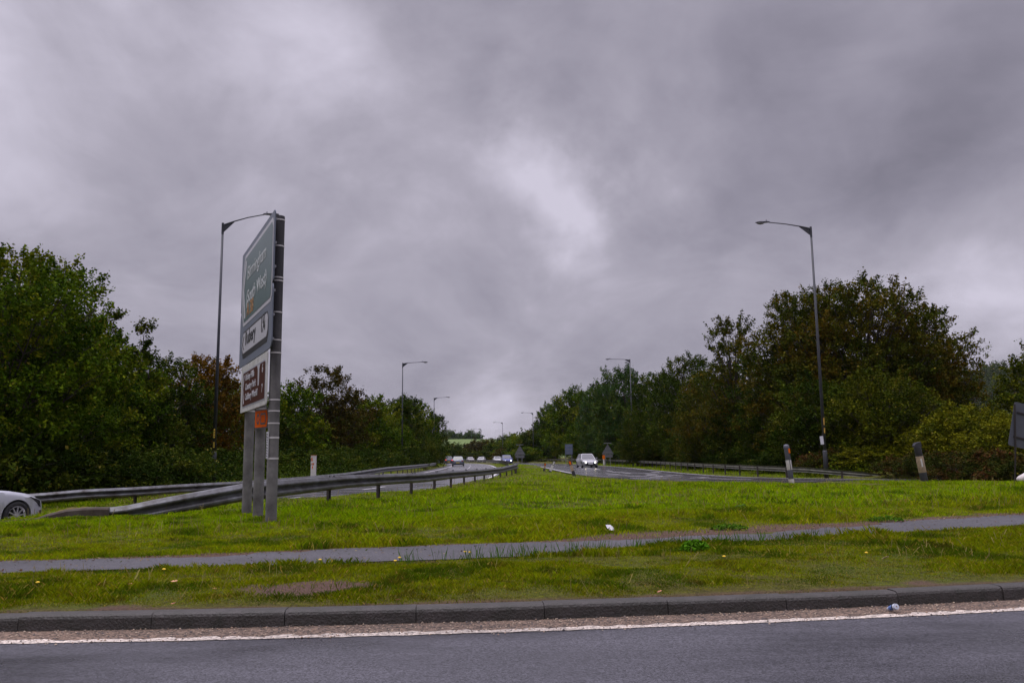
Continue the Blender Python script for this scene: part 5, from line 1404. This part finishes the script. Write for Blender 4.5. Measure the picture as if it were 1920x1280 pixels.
        # door mirror
        MB().lathe([(0, -.10), (.07, -.09), (.085, 0), (.06, .09), (0, .10)], 10, Matrix.Translation((h-1.42, s*(Wd+.07), .98*H/1.46)) @ Matrix.Rotation(math.pi/2, 4, 'X') @ Matrix.Diagonal((.6, .8, 1, 1))).build('door_mirror', paint, root, smooth=True)
    MB().box((h+.004, 0, .40), (.05, Wd*1.0, .16)).build('grille', TRIM, root, bevel=.01)
    if detail:
        for s in (-1, 1):
            f = MB().add([Vector((h-.02, s*hw(h)*.55, .44)), Vector((h-.16, s*(hw(h-.16)+.008), .42)), Vector((h-.14, s*(hw(h-.14)+.008), .27)), Vector((h+.0, s*hw(h)*.55, .26)),
                      Vector((h+.015, s*hw(h)*.55, .44)), Vector((h-.13, s*(hw(h-.13)+.03), .42)), Vector((h-.11, s*(hw(h-.11)+.03), .27)), Vector((h+.03, s*hw(h)*.55, .26))],
                     [(0, 1, 2, 3), (4, 7, 6, 5), (0, 4, 5, 1), (1, 5, 6, 2), (2, 6, 7, 3), (3, 7, 4, 0)]).build('fog_light', TRIM, root)
            MB().lathe([(0, .02), (.045, .012), (.05, -.02)], 14, Matrix.Translation((h+.0, s*hw(h)*.82, .36)) @ Matrix.Rotation(s*.7, 4, 'Z') @ Matrix.Rotation(math.pi/2, 4, 'Y')).build('lamp_lens', CHR, f, smooth=True)
        MB().tube([(h-1.4, -Wd*.985, .30), (-h+1.3, -Wd*.985, .30)], .02, 6).build('side_trim', TRIM, root)
    else:
        MB().box((h+.0, 0, .30), (.06, Wd*1.3, .10)).build('air_intake', TRIM, root)
    MB().box((h+.035, 0, .42), (.015, .52, .11)).build('number_plate', PLW, root)
    MB().box((-h-.0, 0, .52), (.04, .52, .11)).build('number_plate', PLY, root)
    MB().box((-h+.02, 0, .30), (.06, Wd*1.5, .12)).build('rear_bumper_trim', TRIM, root)
    return root
def cpaint(name, c, metal=.35, rough=.32): return mat(name, c, rough, metal=metal, coat=.6)
SILVER = cpaint('paint_silver', (.40, .41, .45)); SILV2 = cpaint('paint_silver_far', (.30, .30, .31)); WHITE = cpaint('paint_white', (.50, .50, .52), 0); BLUE = cpaint('paint_blue', (.02, .035, .16)); NAVY = cpaint('paint_navy', (.03, .04, .07)); GREYC = cpaint('paint_steel', (.10, .12, .16)); TEAL = cpaint('paint_teal', (.10, .15, .17)); REDP = cpaint('paint_red', (.25, .02, .02)); PINKS = cpaint('paint_pale_silver', (.5, .46, .46))
def fwd(P, y):   # direction of travel along a polyline at distance y
    i = int(np.argmin(np.abs(P[:, 1]-y))); t = P[min(i+3, len(P)-1)]-P[max(i-3, 0)]; return math.atan2(t[1], t[0])
# near silver car entering from the left edge: its front wheel centre is seen at (27, 966)
wc = at(27, 966.4, 19.6)
ang = math.radians(66)
Lc = 4.25; ox, oy = Lc/2-.80, -(.89-.10)
cxy = Vector((wc.x, wc.y))-Vector((ox*math.cos(ang)-oy*math.sin(ang), ox*math.sin(ang)+oy*math.cos(ang)))
car('silver hatchback cut by the left picture edge, only its nose showing', (cxy.x, cxy.y, wc.z-.325), ang, SILVER, L=Lc, H=1.47, detail=True)
print('CAR z', wc.z-.325, cxy)
def rcar(px, d, ang, *a, z=0.0, **k):
    x = at(px, 862, d).x; return car(a[0], (x, d, z), ang, *a[1:], **k)
rn_ = r_l[:, :2]
rcar(1100, 92, fwd(rn_, 92)+math.pi+.10, 'silver car with headlights on coming along the right carriageway', SILV2, head=LON, H=1.5)
rcar(950, 154, fwd(rn_, 154)+math.pi, 'dark blue car with bright headlights above the central rail', BLUE, head=LONW, H=1.68, Wd=.93)
rcar(932.5, 190, fwd(rn_, 190)+math.pi, 'white car just left of the dark blue car', WHITE, H=1.5)
rcar(902.5, 214, fwd(rn_, 214)+math.pi-.35, 'white car in the middle of the oncoming traffic', WHITE, H=1.5)
rcar(882, 236, fwd(rn_, 236)+math.pi, 'farthest oncoming silver car with yellowish headlights on', PINKS, head=LON, H=1.5)
rcar(859, 127, fwd(lc[:, :2], 127), 'grey blue car driving away on the left carriageway', GREYC, H=1.46, Wd=.91)
rcar(841, 168, fwd(lc[:, :2], 168), 'dark car with red tail lamps lit, driving away before the grey blue car', NAVY, tail=True, H=1.6)
rcar(817, 178, fwd(lc[:, :2], 178), 'blue grey car half hidden by the end of the left trees', TEAL, H=1.7)
rcar(809, 172, fwd(lc[:, :2], 172), 'red car glimpsed behind the end of the left trees', REDP, tail=True, H=1.4)

# ---------------------------------------------------------------- litter, leaves, flowers, weeds
def litter():
    w = mat('paper_white', (.66, .64, .66), .6, var=.06)
    p = gnd(1145, 997, .2); z = gz(p.x, p.y); p = gnd(1145, 998, z)
    mb = MB(); 
    Rm = Matrix.Rotation(.5, 3, 'Z') @ Matrix.Rotation(math.radians(48), 3, 'X') @ Matrix.Rotation(.45, 3, 'Y')
    q = [Vector(v) for v in [(-.095, -.04, 0), (-.005, -.045, .022), (-.0, .055, .024), (-.09, .045, 0), (.09, -.04, .0), (.10, .06, .004)]]
    vs = [Rm @ v+Vector((0, 0, .05)) for v in q]; vs2 = [v+Rm @ Vector((0, 0, .002)) for v in vs]
    mb.add(vs+vs2, [(0, 3, 2, 1), (1, 2, 5, 4), (6, 7, 8, 9), (7, 10, 11, 8), (0, 1, 7, 6), (1, 4, 10, 7), (2, 3, 9, 8), (5, 2, 8, 11), (3, 0, 6, 9), (4, 5, 11, 10)])
    o = mb.build('paper_scrap', w); o.location = (p.x, p.y, z); tag(o, 'folded white paper scrap lying in the grass above the footpath', 'litter')
    # crumpled clear and blue cup on the grit
    p = gnd(1673, 1144, 0.01)
    root = empty('plastic_cup', (p.x, p.y, .03), .5); tag(root, 'crushed clear and blue plastic cup on the gravel beside the edge line', 'litter')
    M = Matrix.Rotation(1.2, 4, 'X')
    cl = mat('cup_clear', (.42, .45, .52), .2, var=.1); bl = mat('cup_blue', (.08, .14, .34), .4)
    MB().lathe([(.010, -.045), (.024, -.042), (.028, -.01), (.031, .012)], 11, M @ Matrix.Diagonal((.8, .55, .8, 1))).build('cup', cl, root)
    MB().lathe([(.030, -.02), (.033, .004), (.0345, .018)], 11, M @ Matrix.Diagonal((.8, .6, .8, 1))).build('blue_print', bl, root)
    MB().lathe([(.034, .03), (.039, .034), (.036, .05), (.01, .052)], 11, M @ Matrix.Diagonal((.8, .6, .8, 1))).build('rim_fold', cl, root)
    # fallen leaves
    lm = [mat('leaf_tan', (.50, .26, .12), .7, var=.2, vscale=30), mat('leaf_pink', (.42, .17, .10), .7, var=.2, vscale=30), mat('leaf_pale', (.55, .42, .28), .7, var=.15, vscale=30)]
    spots = [(327, 1091, 0, .05, 'curled tan leaf lying left of the bare soil patch'), (243, 1096, 1, .04, 'small reddish leaf on the near verge left of the curled tan leaf'), (1661, 1047, 2, .065, 'pale tan leaf on the near verge at the right'),
             (746, 1125, 1, .03, 'small orange leaf just above the kerb'), (680, 1091, 0, .035, 'ochre leaf right of the bare soil patch'), (1065, 1004, 0, .04, 'orange brown leaf in the grass left of the paper scrap'),
             (1237, 1110, 1, .035, 'orange leaf above the kerb in the middle of the near verge'), (324, 1133, 1, .035, 'red brown leaf near the kerb below the curled tan leaf'), (1210, 1122, 0, .03, 'tan leaf at the kerb edge in the middle'),
             (402, 1105, 0, .035, 'yellowish leaf left of the bare soil patch'), (1762, 906, 2, .10, 'pale crumpled leaf beside the leaning striped bollard')]
    for px, py, k, s, lab in spots:
        s *= .62
        p = gnd(px, py, .13); z = gz(p.x, p.y); p = gnd(px, py, z+.03); a = random.uniform(0, 6.28)
        mb = MB(); vs = []; out = [(0, -1), (.3, -.7), (.75, -.35), (.5, .1), (.85, .45), (.35, .55), (0, 1), (-.35, .55), (-.85, .45), (-.5, .1), (-.75, -.35), (-.3, -.7)]
        for u, v in out: vs.append(Vector((u*s, v*s, .35*s*(u*u+v*v*.6))))
        vs.append(Vector((0, 0, 0))); n = len(out)
        vs2 = [v+Vector((0, 0, .002)) for v in vs]; mb.add(vs+vs2, [(j, (j+1) % n, n) for j in range(n)]+[(n+1+j, 2*n+1, n+1+(j+1) % n) for j in range(n)]+[(j, n+1+j, n+1+(j+1) % n, (j+1) % n) for j in range(n)])
        o = mb.build('fallen_leaf', lm[k]); o.location = (p.x, p.y, z+.035); o.rotation_euler = (random.uniform(-.5, .2), random.uniform(-.3, .3), a); tag(o, lab, 'leaf', 'fallen leaves on the grass')
    # dandelions
    st = mat('flower_stem', (.06, .11, .02), .6); fl = mat('flower_yellow', (.75, .48, .01), .5)
    for px, py, lab in [(872, 1034, 'left yellow dandelion of the close pair standing before the footpath'), (881, 1035, 'right yellow dandelion of the close pair standing before the footpath'), (749, 1045, 'tall yellow dandelion left of the close pair, before the footpath'), (741, 1051, 'low yellow dandelion next to the tall one before the footpath'),
                        (600, 1049, 'yellow dandelion before the footpath, straight above the bare soil patch'), (307, 1067, 'leftmost yellow dandelion before the footpath'), (70, 1096, 'yellow dandelion on the near verge by the left picture edge'), (1358, 1044, 'yellow dandelion right of the leafy weed clump'), (1625, 1036, 'yellow dandelion on the near verge above the pale tan leaf')]:
        g0 = gnd(px, py+9, .12); z = gz(g0.x, g0.y); top = at(px, py, g0.y).z
        root = empty('dandelion', (g0.x, g0.y, z)); tag(root, lab, 'flower', 'yellow dandelions in the grass'); hgt = max(.06, top-z)
        MB().tube([(0, 0, -.01), (.004, 0, hgt*.5), (0, 0, hgt)], .0025, 5).build('stem', st, root)
        mb = MB(); mb.lathe([(0, hgt-.008), (.008, hgt-.002), (.017, hgt+.002), (.014, hgt+.008), (.006, hgt+.011), (0, hgt+.012)], 12); mb.build('flower_head', fl, root)
    # broad leaved weed clumps
    def weed(px, py, R_, Hh, n, pal, label):
        p = gnd(px, py, .12); z = gz(p.x, p.y); g = np.random.default_rng(int(px))
        th = g.uniform(0, 6.28, n); rr = np.sqrt(g.random(n))*R_; zz = Hh*np.sqrt(np.clip(1-(rr/R_)**2, 0, 1))*g.uniform(.3, 1, n)+.01
        c = np.stack([rr*np.cos(th), rr*np.sin(th)*.7, zz], 1); nor = g.normal(size=(n, 3))*.6+np.array([0, -.3, 1]); nor /= np.linalg.norm(nor, axis=1)[:, None]
        a = np.cross(nor, g.normal(size=(n, 3))); a /= np.linalg.norm(a, axis=1)[:, None]; b = np.cross(nor, a); s = g.uniform(.018, .036, n)[:, None]
        V = np.empty((n, 4, 3)); V[:, 0] = c-a*s; V[:, 1] = c-b*s*.55; V[:, 2] = c+a*s; V[:, 3] = c+b*s*.55
        C = np.array(pal)[None]*g.uniform(.5, 1.4, (n, 1))
        o = link('weed_clump', fastmesh('weed_clump', V.reshape(-1, 3), n, 4, C), LEAF); o.location = (p.x, p.y, z); tag(o, label, 'weed', 'broad leaved weeds in the grass')
    weed(1304, 1031, .16, .12, 520, (.065, .17, .006), 'bushy dark green weed clump at the edge of the footpath')
    weed(1368, 990, .26, .07, 260, (.05, .11, .006), 'dark weed clump in the grass just above the footpath')
    weed(1660, 975, .28, .08, 220, (.05, .11, .006), 'dark weed clump above the footpath below the leaning bollard')
    weed(590, 975, .12, .08, 200, (.05, .13, .015), 'small dark weed right of the sign posts')
    weed(1390, 958, .14, .10, 120, (.08, .16, .03), 'light green weed tuft in the middle of the island grass')
    # tall blades at the footpath's near edge
    g = np.random.default_rng(5); n = 900
    X = g.uniform(-1.2, 4.2, n); X = X[g.random(n) < .35+.65*(fbm(X*2.5, X*0, 9) > .5)]; n = len(X); Y = np.interp(X, path_n[:, 0], path_n[:, 1])-g.uniform(.0, .14, n); Z = verge_z(X, Y)
    H_ = g.uniform(.06, .19, n); an = g.uniform(0, 6.28, n); W_ = g.uniform(.004, .009, n); dx, dy = np.cos(an)*W_/2, np.sin(an)*W_/2; lx, ly = g.normal(size=n)*.03, g.normal(size=n)*.03
    B = np.stack([X, Y, Z-.01], 1); V = np.empty((n, 4, 3)); V[:, 0] = B-np.stack([dx, dy, 0*dx], 1); V[:, 1] = B+np.stack([dx, dy, 0*dx], 1); V[:, 2] = B+np.stack([lx*.5+dx*.8, ly*.5+dy*.8, H_*.6], 1); V[:, 3] = B+np.stack([lx, ly, H_], 1)
    o = link('tall_grass', fastmesh('tall_grass', V.reshape(-1, 3), n, 4, np.array([[.07, .16, .014]])*g.uniform(.6, 1.3, (n, 1))), GRASS); tag(o, 'taller grass blades standing at the near edge of the footpath', 'grass', kind='stuff')
litter()
def path_debris():
    g = np.random.default_rng(31); n = 1500
    X = g.uniform(-6, 9, n); pn = np.interp(X, path_n[:, 0], path_n[:, 1]); pf = np.interp(X, path_f[:, 0], path_f[:, 1])
    t = np.where(g.random(n) < .65, 1-g.beta(1, 5, n)*.6, g.random(n)); Y = pn+(pf-pn)*t+g.normal(size=n)*.03
    c = np.stack([X, Y, np.full(n, .118)], 1); s = g.uniform(.006, .022, n)[:, None]; an = g.uniform(0, 6.28, n)
    a = np.stack([np.cos(an), np.sin(an), g.normal(size=n)*.25], 1); b = np.stack([-np.sin(an), np.cos(an), g.normal(size=n)*.35], 1)
    V = np.empty((n, 4, 3)); V[:, 0] = c-a*s; V[:, 1] = c-b*s*.4; V[:, 2] = c+a*s; V[:, 3] = c+b*s*.45
    pal = np.array([(.14, .075, .035), (.08, .045, .03), (.22, .15, .06), (.05, .06, .015), (.30, .24, .14)]); C = pal[g.integers(0, 5, n)]*g.uniform(.6, 1.2, (n, 1))
    o = link('path_debris', fastmesh('path_debris', V.reshape(-1, 3), n, 4, C), GRASS); tag(o, 'dead leaves and clippings scattered over the footpath', 'leaf litter', kind='stuff')
path_debris()
def small_stones():
    g = np.random.default_rng(8); n = 2600
    X = g.uniform(-4.6, 5.2, n); Y = kerb_y(X)-g.beta(1.1, 2.2, n)*.50-.01
    Vs = []
    s = g.uniform(.003, .0095, n)
    oc = np.array([(1, 0, 0), (0, 1, 0), (-1, 0, 0), (0, -1, 0), (0, 0, .8), (0, 0, -.6)])
    fc = np.array([(0, 1, 4), (1, 2, 4), (2, 3, 4), (3, 0, 4)])
    for i in range(n):
        a = g.uniform(0, 6.28); R_ = np.array([[math.cos(a), -math.sin(a), 0], [math.sin(a), math.cos(a), 0], [0, 0, 1]])
        v = (oc*s[i]*g.uniform(.6, 1.3, 3))@R_.T+np.array([X[i], Y[i], .006])
        Vs.append(v[fc].reshape(-1, 3))
    V = np.vstack(Vs); pal = np.array([(.26, .18, .13), (.17, .13, .11), (.36, .28, .21), (.09, .08, .08)]); C = np.repeat(pal[g.integers(0, 4, n)], 4, 0)
    o = link('loose_gravel', fastmesh('loose_gravel', V, len(V)//3, 3, C), attr_mat('stone', .85, 0.0, .3)); tag(o, 'loose brown gravel lying between the kerb and the white edge line', 'gravel', kind='stuff')
small_stones()

# ---------------------------------------------------------------- haze
def haze():
    mt = bpy.data.materials.new('haze_air'); mt.use_nodes = True; nt = mt.node_tree; N, L = nt.nodes, nt.links
    N.remove(N['Principled BSDF']); v = N.new('ShaderNodeVolumePrincipled'); v.inputs['Color'].default_value = (.80, .82, .90, 1); v.inputs['Density'].default_value = .00004
    L.new(v.outputs[0], N['Material Output'].inputs['Volume'])
    mb = MB(); mb.box((0, 1450, 60), (3200, 3600, 126)); o = mb.build('haze', mt); tag(o, kind='stuff'); o['label'] = 'thin grey air fading the far hills'; o['category'] = 'haze'
HAZE = True
if HAZE: haze()
scene.render.engine = 'CYCLES'
